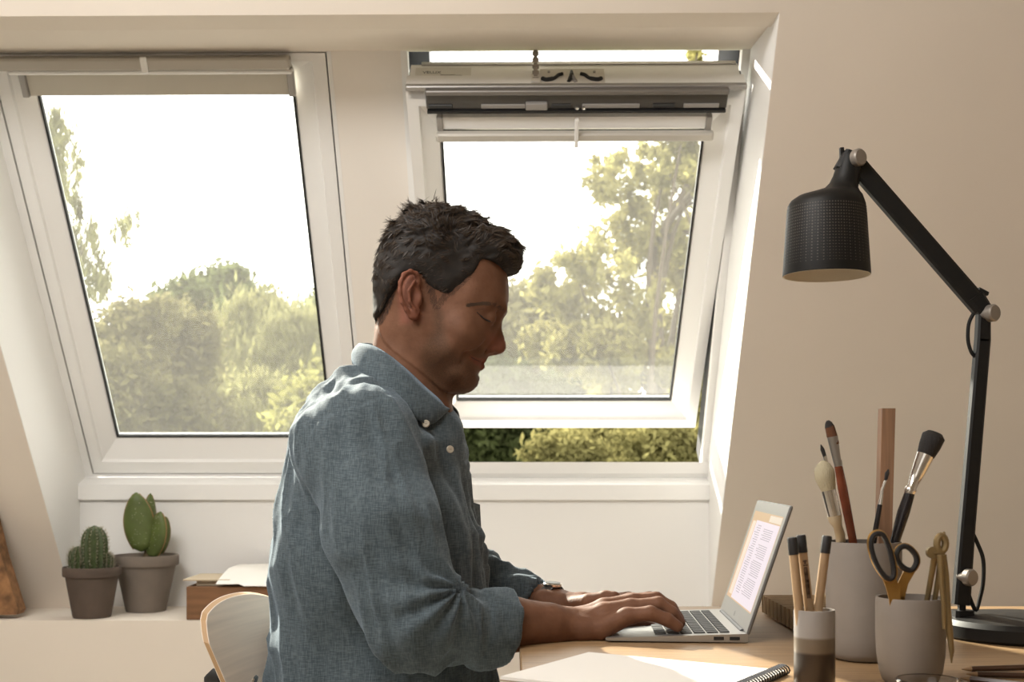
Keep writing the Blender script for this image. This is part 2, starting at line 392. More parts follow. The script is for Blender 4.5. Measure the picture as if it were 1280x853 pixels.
# chain of the opener: separate links down to the casement
ctop = np.array((.018, 2.80, 1.02)); cbot = np.array(S(.018, SL+.003, .02)); nl = 16
Mchain = mat('chain_steel', (.35, .32, .29), .35, .8)
for i in range(nl):
    p = ctop+(cbot-ctop)*(i+.5)/nl; m = MB(); mw = .0075 if i % 2 else .0045
    m.box(p[0]-mw, p[0]+mw, p[1]-.004, p[1]+.004, p[2]-.0052, p[2]+.0042, bev=.0012); build('chain_link', m, Mchain, w2, True)
build('chain_bracket', Bx(S, .008, .030, SL-.002, SL+.008, .010, .045, bev=.002), Mcream, w2, True)
# data plate with small print
build('data_plate', Bx(S, -.258, -.13, SL-.0018, SL-.0008, .02, .085), mat('sticker', (.74, .72, .67), .5), w2, True)
Mprint = mat('print_grey', (.20, .19, .18), .7)
for (a, b, n0, n1) in ((-.20, -.166, .052, .054), (-.20, -.15, .047, .048), (-.24, -.205, .036, .0375), (-.20, -.185, .036, .0375), (-.165, -.150, .036, .052), (-.19, -.172, .028, .0295), (-.24, -.21, .046, .0475)):
    build('print_line', Bx(S, a, b, SL-.0008, SL-.0003, n0, n1), Mprint, w2, True)
tx = bpy.data.curves.new('maker_text', 'FONT'); tx.body = 'VELUX'; tx.size = .014; tx.extrude = .0003; tx.materials.append(mat('print_dark', (.10, .10, .10), .7))
to = bpy.data.objects.new('maker_lettering', tx); COL.objects.link(to); to.parent = w2
p0 = RW(S(-.241, SL-.0006, .060))[0]; ex = RW((1, 0, 0))[0]; ey = RW(np.array(S(0, 0, 1))-np.array(S(0, 0, 0)))[0]; ez = np.cross(ex, ey)
Mx = Matrix([[ex[0], ey[0], ez[0], 0], [ex[1], ey[1], ez[1], 0], [ex[2], ey[2], ez[2], 0], [0, 0, 0, 1]])
to.matrix_local = Matrix.Translation(Vector((p0[0], p0[1], p0[2]+CZ))-w2.location) @ Mx
# blind of the right window
b2 = thing('roller_blind', S(.11, SL-.15, -.01), 'narrow white blind cassette across the tilted open right roof window', 'blind', room=True)
Mrail = mat('blind_rail_light', (.55, .52, .465), .45, .2)
build('cassette', Bx(S, U0+.077, U1-.077, SL-.105, SL-.075, -.004, .012), M_white, b2, True)
build('bottom_bar', Bx(S, U0+.063, U1-.062, SL-.130, SL-.108, -.024, -.004, bev=.004), Mrail, b2, True)
build('blind_edge', Bx(S, U0+.08, U1-.08, SL-.145, SL-.128, .004, .007), M_cloth, b2, True)
for u in (U0+.066, U1-.082): build('side_clip', Bx(S, u, u+.014, SL-.110, SL-.072, -.010, .008, bev=.002), M_grey, b2, True)
build('pull_tab', Bx(S, .108, .117, SL-.140, SL-.065, -.032, -.024, bev=.002), M_white, b2, True)
# ------------------------------------------------------------------ garden outside: lawn and trees
GZ = -5.6
m = MB(); m.box(-60, 60, 4.5, 120, GZ-.2, GZ); build_l = build('lawn', m, M_grass); tag(build_l, kind='structure')
def leaf_mat(name, c, trans=.5, var=.35):
    m = bpy.data.materials.new(name); m.use_nodes = True; nt = m.node_tree; N = nt.nodes; L = nt.links; N.clear()
    out = N.new('ShaderNodeOutputMaterial'); df = N.new('ShaderNodeBsdfDiffuse'); tl = N.new('ShaderNodeBsdfTranslucent'); mx = N.new('ShaderNodeMixShader')
    tc = N.new('ShaderNodeTexCoord'); n = N.new('ShaderNodeTexNoise'); n.inputs['Scale'].default_value = 2.2; n.inputs['Detail'].default_value = 5
    r = N.new('ShaderNodeValToRGB'); r.color_ramp.elements[0].position = .35; r.color_ramp.elements[1].position = .65
    r.color_ramp.elements[0].color = (*[x*(1-var) for x in c], 1); r.color_ramp.elements[1].color = (*[min(1, x*(1+var)) for x in c], 1)
    L.new(tc.outputs['Object'], n.inputs['Vector']); L.new(n.outputs[0], r.inputs[0]); L.new(r.outputs[0], df.inputs[0]); L.new(r.outputs[0], tl.inputs[0])
    mx.inputs[0].default_value = trans; L.new(df.outputs[0], mx.inputs[1]); L.new(tl.outputs[0], mx.inputs[2]); L.new(mx.outputs[0], out.inputs[0]); return m
M_bark = mat('bark', (.06, .045, .03), .9, bump=.6, bscale=30)
def leaves(blobs, n, size, hang=0., clump=.35, seed=0, per=26):
    g = np.random.default_rng(seed); vol = np.array([b[3]*b[4]*b[5] for b in blobs])**.7; pr = vol/vol.sum()
    nc = max(1, n//per); bi = g.choice(len(blobs), nc, p=pr); B = np.array(blobs)[bi]
    d = g.normal(size=(nc, 3)); d /= np.linalg.norm(d, axis=1, keepdims=True); rr = g.random(nc)**.38
    C = B[:, :3]+d*rr[:, None]*B[:, 3:6]
    idx = np.repeat(np.arange(nc), per); cz = g.normal(size=(len(idx), 3))*clump*B[idx, 3:6].mean(1)[:, None]*.35
    if hang: cz[:, 2] -= np.abs(g.random(len(idx)))*hang; cz[:, :2] *= .45
    Pn = C[idx]+cz; k = len(Pn); sz = size*(.6+.8*g.random(k))
    a = g.normal(size=(k, 3)); a /= np.linalg.norm(a, axis=1, keepdims=True)
    if hang: a[:, 2] = -np.abs(a[:, 2])-1.2; a /= np.linalg.norm(a, axis=1, keepdims=True)
    b = g.normal(size=(k, 3)); b -= a*(a*b).sum(1)[:, None]; b /= np.linalg.norm(b, axis=1, keepdims=True)
    w = sz*(.18 if hang else .42); V = np.stack((Pn-a*sz[:, None], Pn+b*w[:, None], Pn+a*sz[:, None], Pn-b*w[:, None]), 1).reshape(-1, 3)
    return V, np.arange(4*k).reshape(-1, 4), C
def px_blobs(spec, d, dd=None):        # (px, py, rx, ry) in photo pixels at distance d
    out = []
    for i, (px, py, rx, ry) in enumerate(spec):
        de = d*(1+.06*math.sin(i*2.3)); p = P(px, py, de); out.append((p[0], p[1], p[2], rx*de/F, (rx+ry)/2*de/F, ry*de/F))
    return out
def tree(name, label, spec, d, n, size, m, trunk, hang=0., clump=1.0, seed=0, tr=.22, per=26, boughs=8):
    bl = px_blobs(spec, d); V, Q, C = leaves(bl, n, size, hang, clump, seed, per)
    tb = P(trunk, 584, d); base = (tb[0], tb[1], GZ)
    t = thing(name, base, label, 'tree', 'trees in the garden'); 
    tag(build('crown', (V, Q), m, t), kind='stuff')
    mb = MB(); cen = np.mean([b[:3] for b in bl], 0); top = cen.copy(); b0 = np.array(base)
    path = catmull([b0, b0*.5+np.array((cen[0], cen[1], GZ+ (cen[2]-GZ)*.4))*.5, top], 6)
    mb.tube(path, list(np.linspace(tr, tr*.35, len(path))), 8)
    build('trunk', mb, M_bark, t, smooth=True)
    g = random.Random(seed)
    for k in range(boughs):
        c = C[g.randrange(len(C))]; s0 = path[g.randrange(len(path)//2, len(path))]
        mid = (s0+c)/2+np.array((g.uniform(-.2, .2), g.uniform(-.2, .2), g.uniform(0, .4)))*np.linalg.norm(c-s0)*.5
        mb = MB(); q = catmull([s0, mid, c], 5); mb.tube(q, list(np.linspace(tr*.34, tr*.06, len(q))), 6); build('bough', mb, M_bark, t, smooth=True)
    return t
L_ol = leaf_mat('leaf_olive', (.14, .13, .06)); L_dk = leaf_mat('leaf_dark', (.10, .115, .05), .4); L_wi = leaf_mat('leaf_willow', (.20, .195, .09), .5)
L_ye = leaf_mat('leaf_yellow_green', (.21, .205, .07), .5); L_bi = leaf_mat('leaf_birch', (.19, .19, .09)); L_ma = leaf_mat('leaf_maple', (.26, .24, .095), .5); L_hz = leaf_mat('leaf_hazel', (.19, .175, .07), .5); L_he = leaf_mat('leaf_hedge', (.06, .07, .03), .35)
tree('birch_tree', 'thin hanging birch twigs with sparse leaves at the left of the left window',
     [(82, 180, 22, 36), (78, 225, 26, 26), (60, 150, 18, 22), (104, 255, 12, 18), (100, 292, 26, 20), (135, 280, 34, 13), (170, 266, 22, 6), (112, 335, 30, 38), (20, 230, 60, 90), (-60, 300, 80, 120), (20, 400, 60, 80)], 8.5, 15000, .042, L_bi, -60, hang=.10, clump=.8, seed=1, tr=.09)
tree('broadleaf_tree', 'olive green rounded tree filling the lower left corner of the left window',
     [(165, 440, 50, 50), (210, 470, 45, 60), (150, 500, 50, 60), (230, 430, 36, 40), (170, 400, 20, 18), (205, 395, 22, 20), (120, 520, 60, 60), (230, 540, 60, 40), (60, 500, 60, 80)], 15.0, 64000, .056, L_ol, 180, seed=2, tr=.3, clump=.8)
tree('alder_tree', 'tall dark open tree rising behind the willow in the left window',
     [(240, 385, 26, 30), (280, 362, 26, 22), (296, 350, 12, 14), (225, 400, 34, 30), (260, 420, 40, 40), (310, 395, 26, 30), (255, 470, 40, 40)], 29, 26000, .13, L_dk, 265, seed=3, tr=.35, clump=.9)
tree('willow_tree', 'large pale weeping willow in the middle of the left window',
     [(330, 400, 52, 36), (300, 430, 52, 42), (365, 430, 45, 50), (275, 480, 44, 50), (395, 415, 26, 40), (330, 480, 60, 50), (260, 530, 34, 40)], 22, 84000, .095, L_wi, 330, hang=.9, clump=.8, seed=4, tr=.35, per=40)
tree('willow_tree', 'smaller weeping willow in front, low in the left window',
     [(318, 495, 42, 30), (345, 520, 48, 44), (290, 530, 38, 40), (370, 540, 36, 40), (320, 570, 70, 40)], 18, 52000, .075, L_wi, 325, hang=.7, clump=.8, seed=5, tr=.25, per=40)
tree('maple_tree', 'small yellow green tree at the lower right of the left window',
     [(385, 520, 32, 34), (400, 490, 26, 26), (365, 555, 36, 26), (420, 530, 40, 50), (350, 570, 26, 16)], 12.5, 13000, .065, L_ye, 410, seed=6, tr=.10)
tree('broadleaf_tree', 'distant green tree at the right side behind the willow in the left window',
     [(420, 420, 40, 40), (450, 460, 60, 60), (395, 400, 16, 16)], 32, 24000, .14, L_dk, 430, seed=7, tr=.3)
tree('linden_tree', 'pale distant trees beside the man face, seen through the right window',
     [(640, 420, 50, 50), (670, 390, 34, 30), (600, 460, 60, 60), (690, 440, 40, 50), (560, 470, 60, 60), (640, 500, 80, 40)], 26, 44000, .12, L_ol, 620, seed=8, tr=.35, clump=.8)
tree('maple_tree', 'big sunlit tree with dark branches filling the right side of the right window',
     [(780, 230, 46, 38), (760, 195, 28, 18), (830, 200, 44, 28), (862, 255, 40, 50), (800, 300, 62, 40), (740, 330, 50, 30), (860, 340, 46, 50), (700, 370, 46, 32), (770, 385, 62, 42), (850, 430, 56, 48),
      (750, 440, 60, 36), (690, 430, 40, 30), (860, 120, 44, 40), (900, 180, 50, 60), (930, 300, 60, 80), (800, 470, 76, 34), (872, 70, 30, 22), (940, 430, 60, 70)], 13, 34000, .050, L_ma, 905, clump=.42, seed=9, tr=.13, per=60, boughs=30)
tree('yew_tree', 'dark green tree low behind the sash bottom of the right window',
     [(590, 540, 60, 50), (640, 550, 60, 44), (560, 500, 50, 50), (680, 560, 50, 34), (620, 500, 50, 36), (500, 540, 80, 60), (720, 520, 60, 40)], 17, 42000, .07, L_he, 600, seed=10, tr=.25)
tree('hazel_bush', 'sunlit yellow green bush visible through the gap under the right sash',
     [(700, 570, 42, 30), (760, 560, 46, 34), (820, 560, 50, 34), (870, 550, 44, 50), (790, 595, 110, 34), (920, 560, 50, 50), (880, 500, 30, 40)], 9.5, 30000, .034, L_hz, 800, seed=11, tr=.06, clump=.7)
# ------------------------------------------------------------------ desk
DZ = -.2457
desk = thing('desk', (.85, 1.62, -1.0), 'light wooden desk top on slim legs in front of the knee wall', 'desk')
m = MB(); m.box(.0105, 1.75, 1.12, 2.115, DZ-.024, DZ, bev=.002); build('desk_top', m, M_oak, desk)
M_dl = mat('desk_leg_black', (.03, .03, .03), .5)
for x in (.22, 1.65):
    for y in (1.2, 2.03):
        m = MB(); m.box(x-.02, x+.02, y-.02, y+.02, -1.0, DZ-.024, bev=.003); build('leg', m, M_dl, desk)
for y in (1.2, 2.03):
    m = MB(); m.box(.24, 1.63, y-.012, y+.012, DZ-.075, DZ-.0245, bev=.002); build('apron', m, M_dl, desk)

# ------------------------------------------------------------------ laptop
M_alu = mat('laptop_aluminium', (.38, .37, .355), .34, .75)
M_bez = mat('screen_bezel', (.50, .50, .48), .4, .6)
M_key = mat('key_black', (.025, .025, .025), .55)
A0 = np.array((.131, 1.678)); e1 = np.array((.9988, -.05)); e2 = np.array((.05, .9988))
def LB(u, v, z): q = A0+e1*u+e2*v; return (q[0], q[1], DZ+z)
al = math.radians(18.7)
def LL(v, w, n): # lid: v across, w up the lid, n thickness away from the user
    q = A0+e1*(.195+math.sin(al)*w+math.cos(al)*n)+e2*v; return (q[0], q[1], DZ+.012+math.cos(al)*w-math.sin(al)*n)
lap = thing('laptop', LB(.1, .147, 0), 'open thin silver laptop under the man hands on the desk', 'laptop')
def wedge(): 
    m = MB(); p = [(0, .0035), (.003, .0025), (.195, .0015), (.198, .003), (.198, .0125), (.196, .0135), (.003, .0065), (0, .0055)]
    m.prism(p, 0, .295, M=lambda q: LB(q[1], q[0], q[2])); return m
build('base', wedge(), M_alu, lap)
def top(u): return .0065+(.0135-.0065)*(u-.003)/.193
for u in (.03, .17):
    for v in (.03, .265): build('foot', MB().lathe([(.006, 0), (.006, .003)], LB(u, v, 0), 12), M_key, lap)
m = MB(); m.add([LB(.005, .1, top(.005)+.0004), LB(.062, .1, top(.062)+.0004), LB(.062, .19, top(.062)+.0004), LB(.005, .19, top(.005)+.0004)], [(0, 1, 2, 3)])
m.add([LB(.005, .1, top(.005)-.0004), LB(.062, .1, top(.062)-.0004), LB(.062, .19, top(.062)-.0004), LB(.005, .19, top(.005)-.0004)], [(3, 2, 1, 0)]); build('trackpad', m, mat('trackpad_grey', (.42, .41, .40), .3, .5), lap)
for r in range(6):
    u0 = .070+r*.0182; n = 14 if r < 5 else 14; v = .018
    ws = [.0175]*14
    if r == 0: ws = [.0175, .0175, .0175, .0215, .082, .0215, .0175, .0175, .0175, .0175]
    if r == 1: ws = [.034]+[.0175]*10+[.036]
    for k, w in enumerate(ws):
        hgt = .0135 if r == 5 else .0160
        t0, t1 = top(u0), top(u0+hgt); mb = MB()
        mb.add([LB(u0, v, t0-.001), LB(u0+hgt, v, t1-.001), LB(u0+hgt, v+w-.0025, t1-.001), LB(u0, v+w-.0025, t0-.001),
                LB(u0+.0006, v+.0006, t0+.0016), LB(u0+hgt-.0006, v+.0006, t1+.0016), LB(u0+hgt-.0006, v+w-.0031, t1+.0016), LB(u0+.0006, v+w-.0031, t0+.0016)],
               [(3, 2, 1, 0), (4, 5, 6, 7), (0, 1, 5, 4), (1, 2, 6, 5), (2, 3, 7, 6), (3, 0, 4, 7)]); build('key', mb, M_key, lap)
        v += w+.0008
for u in (.150, .172):
    m = MB(); m.prism([(u, .0045), (u+.014, .0045), (u+.014, .0092), (u, .0092)], -.0006, .004, M=lambda q: LB(q[1], q[0], q[2])); build('port', m, M_blk, lap)
m = MB(); m.tube([LB(.194, .03, .012), LB(.194, .265, .012)], .0042, 10); build('hinge', m, mat('hinge_dark', (.08, .08, .08), .4), lap, smooth=True)
m = MB(); m.box(0, .295, 0, .190, 0, .0045, M=lambda q: LL(*q), bev=.0015); lid = build('lid', m, mat('lid_edge', (.20, .20, .20), .35, .7), lap)
m = MB(); m.box(.002, .293, .002, .188, -.0005, .0003, M=lambda q: LL(*q)); build('bezel', m, M_bez, lid)
def screen_mat(nm, col, em):
    m = mat(nm, (.03, .03, .03), .35, emit=1); b = m.node_tree.nodes['Principled BSDF']; b.inputs['Emission Color'].default_value = (*col, 1); b.inputs['Emission Strength'].default_value = em; return m
def scr(a, b, c, d, n, col, em, nm):
    mm = MB(); mm.add([LL(a, c, n), LL(b, c, n), LL(b, d, n), LL(a, d, n)], [(0, 1, 2, 3)]); return build(nm, mm, screen_mat(nm, col, em), lid)
scr(.018, .277, .028, .172, -.0007, (.80, .53, .28), .75, 'screen')
scr(.020, .228, .030, .158, -.0009, (.80, .70, .76), .95, 'document_page')
scr(.232, .262, .034, .156, -.0009, (.86, .70, .56), .9, 'side_pane')
scr(.020, .12, .160, .170, -.0009, (.92, .78, .62), .8, 'tool_bar')
mm = MB(); g = random.Random(3)
for k in range(34):
    w = .147-k*.0031
    if k in (6, 7, 15, 24): continue
    a = .055+g.random()*.006; b = a+.07+.025*g.random()
    mm.add([LL(a, w, -.0011), LL(b, w, -.0011), LL(b, w+.0012, -.0011), LL(a, w+.0012, -.0011)], [(0, 1, 2, 3)])
for k in range(30):
    w = .150-k*.0037; a = .165+g.random()*.004; b = a+.03+.02*g.random()
    mm.add([LL(a, w, -.0011), LL(b, w, -.0011), LL(b, w+.0013, -.0011), LL(a, w+.0013, -.0011)], [(0, 1, 2, 3)])
tag(build('text_lines', mm, screen_mat('screen_text', (.42, .37, .42), .9), lid, fix=False), kind='stuff')
m = MB().lathe([(.004, 0), (.004, .0003)], LL(.1475, .013, -.0006), 16, (-math.cos(al), 0, math.sin(al))); build('lid_emblem', m, mat('emblem', (.3, .3, .3), .3), lid)

# ------------------------------------------------------------------ sketchbook with wire spiral
M_paper = mat('paper', (.82, .79, .74), .8)
ta = nrm((-.53, -.85)); tb = np.array((-ta[1], ta[0])); tb = tb if tb[0] > 0 else -tb
T0 = np.array((.099, 1.558))
def SB(u, v, z): q = T0+tb*u+ta*v; return (q[0], q[1], DZ+z)
sk = thing('sketchbook', SB(.14, .1, 0), 'white wire bound sketchbook lying open in front of the laptop', 'sketchbook')
m = MB(); m.box(0, .267, 0, .215, .0003, .002, M=lambda q: SB(*q)); build('back_cover', m, mat('cover_board', (.35, .27, .19), .8), sk)
m = MB(); m.box(.001, .265, .001, .214, .002, .0055, M=lambda q: SB(*q)); build('page_block', m, M_paper, sk)
M_wire = mat('black_wire', (.02, .02, .02), .3, .3)
for k in range(26):
    v = .006+k*.0081
    pts = [SB(.263+.0085*math.cos(a), v+.0012*math.sin(a), .0068+.0062*math.sin(a)) for a in np.linspace(0, 2*PI, 13)[:-1]]
    build('spiral_ring', MB().tube(pts, .0011, 5, closed=True), M_wire, sk)

# ------------------------------------------------------------------ ribbed kraft notebook behind the pencils
M_kraft = mat('kraft', (.36, .235, .125), .7, var=.2, vscale=40)
kb = thing('card_rack', (.44, 1.85, DZ), 'low brown slatted rack behind the laptop screen', 'rack')
m = MB(); m.prism([(1.70, DZ+.0005), (2.0, DZ+.0005), (2.0, DZ+.026), (1.70, DZ+.024)], .425, .53); build('rack_body', m, M_kraft, kb)
M_slat = mat('slat_light', (.50, .36, .20), .6)
for k in range(22):
    y = 1.705+k*.0137; m = MB(); m.prism([(y, DZ+.004), (y+.004, DZ+.004), (y+.0085, DZ+.032), (y+.0045, DZ+.032)], .416, .535); build('slat', m, M_slat if k % 2 == 0 else M_kraft, kb)

# ------------------------------------------------------------------ cups
def cup(nm, label, c, ro, h, prof, m, th=.0025):
    t = thing(nm, (c[0], c[1], DZ), label, 'cup')
    outer = [(ro*a, h*b) for a, b in prof]; inner_ = [(max(.001, ro*a-th), h*b) for a, b in reversed(prof[1:])]; inner_[-1] = (inner_[-1][0], .004)
    build('body', MB().lathe([(.001, .0003)]+[(outer[0][0], .0003)]+outer[1:]+inner_+[(.001, .004)], (c[0], c[1], DZ), 48), m, t, smooth=True, sharp=60); return t
M_cer = mat('ceramic_grey', (.235, .205, .18), .62, var=.04, vscale=30)
M_cer2 = mat('ceramic_beige', (.24, .205, .175), .6, var=.04, vscale=30)
c1 = np.array((.4498, 1.535)); cup('brush_cup', 'tall grey ceramic cup holding the paint brushes', c1, .0470, .1505, [(.72, 0), (.84, .02), (.93, .07), (.98, .2), (1, .5), (1, .97), (.985, 1)], M_cer)
c2 = np.array((.4524, 1.362)); cup('scissors_cup', 'short beige ceramic cup holding gold scissors and brass compass', c2, .0386, .098, [(.70, 0), (.80, .04), (.90, .15), (.97, .35), (1, .6), (1, .97), (.98, 1)], M_cer2)
c3 = np.array((.3377, 1.34))
m, nt, b = nodes_mat('dipped_ceramic'); b.inputs['Roughness'].default_value = .35
tcn = nt.nodes.new('ShaderNodeTexCoord'); sp = nt.nodes.new('ShaderNodeSeparateXYZ'); rp = nt.nodes.new('ShaderNodeValToRGB'); mr = nt.nodes.new('ShaderNodeMath'); mr.operation = 'DIVIDE'; mr.inputs[1].default_value = .0865
nt.links.new(tcn.outputs['Object'], sp.inputs[0]); nt.links.new(sp.outputs[2], mr.inputs[0]); nt.links.new(mr.outputs[0], rp.inputs[0]); nt.links.new(rp.outputs[0], b.inputs['Base Color'])
e = rp.color_ramp.elements; e[0].position = .44; e[0].color = (.035, .022, .014, 1); e[1].position = .475; e[1].color = (.15, .115, .08, 1)
x_ = rp.color_ramp.elements.new(.635); x_.color = (.16, .125, .09, 1); x_ = rp.color_ramp.elements.new(.665); x_.color = (.30, .275, .255, 1)
cup('pencil_cup', 'small dipped cup, dark below and grey above, holding three pencils', c3, .0226, .0865, [(.92, 0), (.97, .01), (1, .03), (1, .98), (.98, 1)], m)

def stick(nm, label, cat, segs, group=None, parts=None):
    """segs: list of (part name, material, [(px,py,d,radius)...], flat)"""
    all_ = [q for s_ in segs for q in s_[2]]; lo = min(all_, key=lambda q: -q[1]); b_ = P(*lo[:3])
    t = thing(nm, b_, label, cat, group)
    for pn, mt, pts, fl in segs:
        q = [P(*p[:3]) for p in pts]; build(pn, MB().tube(q, [p[3] for p in pts], 14, flat=fl), mt, t, smooth=True, sharp=50)
    return t
M_penc = mat('pencil_wood', (.38, .25, .14), .55, var=.12, vscale=60, stretch=(1, 1, .2)); M_cap = mat('pencil_cap', (.018, .016, .016), .5)
for lb, a, b_, dd in (('light wood pencil with black dipped end, leftmost in the small cup', (990, 672), (1006, 838), 1.335), ('printed light wood pencil with black end, middle one in the small cup', (1001, 669), (1020, 838), 1.345), ('light wood pencil with black end leaning right in the small cup', (1034, 670), (1013, 838), 1.345)):
    def at(f): return (a[0]+(b_[0]-a[0])*f, a[1]+(b_[1]-a[1])*f, dd)
    t = stick('pencil', lb, 'pencil', [('barrel', M_penc, [(*at(.13), .0052), (*at(1), .0052)], 1), ('dipped_end', M_cap, [(*at(0), .0048), (*at(.012), .0056), (*at(.13), .0056)], 1)], 'pencils in the small cup')
    if 'printed' in lb:
        mm = MB(); ax = nrm(P(*at(1))-P(*at(0))); sx = nrm(np.cross(ax, (0, 1, 0)))
        for k, (f, w, h_) in enumerate(((.19, .0022, .0010), (.205, .0012, .0012), (.222, .0026, .0008), (.24, .0018, .0008), (.27, .0006, .004), (.31, .0006, .006), (.36, .0006, .005), (.40, .0006, .006), (.44, .0006, .004))):
            c = P(*at(f))+np.array((0, -.0054, 0)); 
            for off in ((0,) if k < 4 else (-.0016, 0, .0014)):
                cc = c+sx*off; mm.add([cc-sx*w-ax*h_, cc+sx*w-ax*h_, cc+sx*w+ax*h_, cc-sx*w+ax*h_], [(0, 1, 2, 3)])
        build('print_marks', mm, mat('pencil_print', (.10, .06, .04), .6), t, fix=False)
M_redh = mat('brush_handle_redbrown', (.17, .045, .02), .25, var=.3, vscale=30); M_blkh = mat('brush_handle_black', (.014, .011, .012), .22)
M_bris = mat('bristle_black', (.012, .009, .008), .7, bump=1, bscale=900, stretch=(1, 1, .08)); M_brisb = mat('bristle_brown', (.12, .04, .012), .6, bump=1, bscale=900, stretch=(1, 1, .08)); M_brisc = mat('bristle_cream', (.46, .40, .27), .8, bump=1, bscale=900, stretch=(1, 1, .08))
M_beech = mat('beech_handle', (.46, .37, .25), .45)
GB = 'paint brushes in the tall cup'
stick('paint_brush', 'round cream bristle brush with silver collar in the tall cup', 'brush', [
    ('bristles', M_brisc, [(1029, 576, 1.50, .002), (1029.5, 580, 1.50, .008), (1030, 588, 1.50, .0125), (1031.5, 598, 1.50, .0128), (1034, 607, 1.50, .0105), (1036, 614, 1.50, .009)], 1),
    ('ferrule', M_steel, [(1035.5, 613, 1.50, .0093), (1043.5, 646, 1.50, .0088)], 1),
    ('handle', M_beech, [(1043, 645, 1.50, .0092), (1044, 650, 1.50, .0085), (1047, 658, 1.50, .0055), (1050, 668, 1.514, .0062), (1053, 700, 1.522, .0055), (1068, 800, 1.54, .004)], 1)], GB)
stick('paint_brush', 'filbert brush with brown bristles and glossy red brown handle', 'brush', [
    ('bristles', M_brisb, [(1037, 533, 1.53, .006), (1040, 545, 1.53, .0068), (1043, 556, 1.53, .0062)], 1),
    ('bristle_tips', M_bris, [(1034.5, 526, 1.53, .0018), (1035.5, 529, 1.53, .0045), (1037, 534, 1.53, .0062)], 1),
    ('ferrule', mat('ferrule_dull', (.40, .38, .36), .3, .9), [(1040.5, 546, 1.53, .007), (1046, 575, 1.53, .0052), (1047, 577, 1.53, .0056), (1048.5, 584, 1.53, .005)], 1),
    ('handle', M_redh, [(1048, 583, 1.53, .0052), (1053, 610, 1.53, .0062), (1066, 676, 1.53, .0052), (1085, 815, 1.54, .003)], 1)], GB)
stick('paint_brush', 'thin dark tipped brush behind the cream bristle brush', 'brush', [
    ('bristles', M_bris, [(1026, 556, 1.56, .0006), (1028, 562, 1.56, .0028), (1031, 571, 1.56, .0024)], 1),
    ('ferrule', M_steel, [(1031, 570, 1.56, .0025), (1037, 600, 1.56, .0028)], 1),
    ('handle', M_blkh, [(1037, 600, 1.56, .003), (1048, 655, 1.56, .004), (1058, 690, 1.56, .0034), (1082, 800, 1.55, .002)], 1)], GB)
stick('paint_brush', 'thin small brush with black handle in front of the wooden bar', 'brush', [
    ('bristles', M_bris, [(1110.5, 587, 1.505, .0008), (1109, 592, 1.505, .0028), (1107, 601, 1.505, .0018)], 1),
    ('ferrule', M_steel, [(1107.5, 600, 1.505, .0018), (1103, 612, 1.505, .0018), (1100, 632, 1.505, .0026)], 1),
    ('handle', M_blkh, [(1100, 631, 1.505, .003), (1094, 665, 1.505, .0034), (1076, 800, 1.52, .002)], 1)], GB)
stick('paint_brush', 'large flat black bristle brush leaning right in the tall cup', 'brush', [
    ('bristles', M_bris, [(1169, 541, 1.52, .009), (1167, 546, 1.52, .0145), (1162, 558, 1.52, .0135), (1156, 572, 1.52, .0105)], 1),
    ('ferrule', M_steel, [(1157, 569, 1.52, .0112), (1147, 592, 1.52, .0085), (1140, 609, 1.52, .0058), (1139, 611, 1.52, .0074), (1137.5, 614, 1.52, .0074), (1136, 620, 1.52, .006)], 1),
    ('handle', M_blkh, [(1137, 617, 1.52, .0066), (1129, 642, 1.52, .0078), (1119, 676, 1.52, .0062), (1095, 800, 1.53, .003)], 1)], GB)
bt = thing('wooden_bar', P(1100, 825, 1.545), 'upright square brown wooden bar in the tall cup', 'bar')
m = MB(); q0 = P(1108.5, 511, 1.545); q1 = P(1100, 822, 1.545)
for (c, r) in ((q0, .0088), (q1, .0088)): pass
m.add([(c[0]+sx_*.0086, c[1]+sy_*.0086, c[2]) for c in (q1, q0) for sx_, sy_ in ((-1, -1), (1, -1), (1, 1), (-1, 1))], [(3, 2, 1, 0), (4, 5, 6, 7), (0, 1, 5, 4), (1, 2, 6, 5), (2, 3, 7, 6), (3, 0, 4, 7)])
build('bar_body', m, mat('bar_wood', (.27, .15, .085), .6, var=.25, vscale=25, stretch=(6, 6, .3)), bt)
# scissors
M_gold = mat('gold_metal', (.42, .24, .07), .38, .75); M_rub = mat('black_grip', (.012, .012, .014), .4); M_brass = mat('brass_old', (.30, .22, .11), .45, .75)
def cp(x, y): return (980+x/4.418, 660+y/4.418)
sc = thing('scissors', P(1122, 840, 1.36), 'gold scissors with black lined handles standing in the short cup', 'scissors')
l1 = [cp(*q) for q in ((482, 65), (505, 35), (545, 40), (575, 100), (598, 180), (607, 250), (590, 283), (555, 268), (512, 205), (484, 125))]
l2 = [cp(*q) for q in ((622, 150), (640, 112), (680, 105), (722, 145), (732, 190), (708, 232), (672, 228), (636, 195))]
for l, dd in ((l1, 1.335), (l2, 1.343)):
    cx, cy = np.mean(l, 0); out = [((x-cx)*1.10+cx, (y-cy)*1.05+cy) for x, y in l]
    h_ = build('handle_loop', MB().tube([P(x, y, dd) for x, y in catmull(out, 4, True)], .0032, 8, closed=True), M_gold, sc, smooth=True)
    build('grip_lining', MB().tube([P(x, y, dd-.0015) for x, y in catmull(l, 4, True)], .0032, 8, closed=True), M_rub, h_, smooth=True)
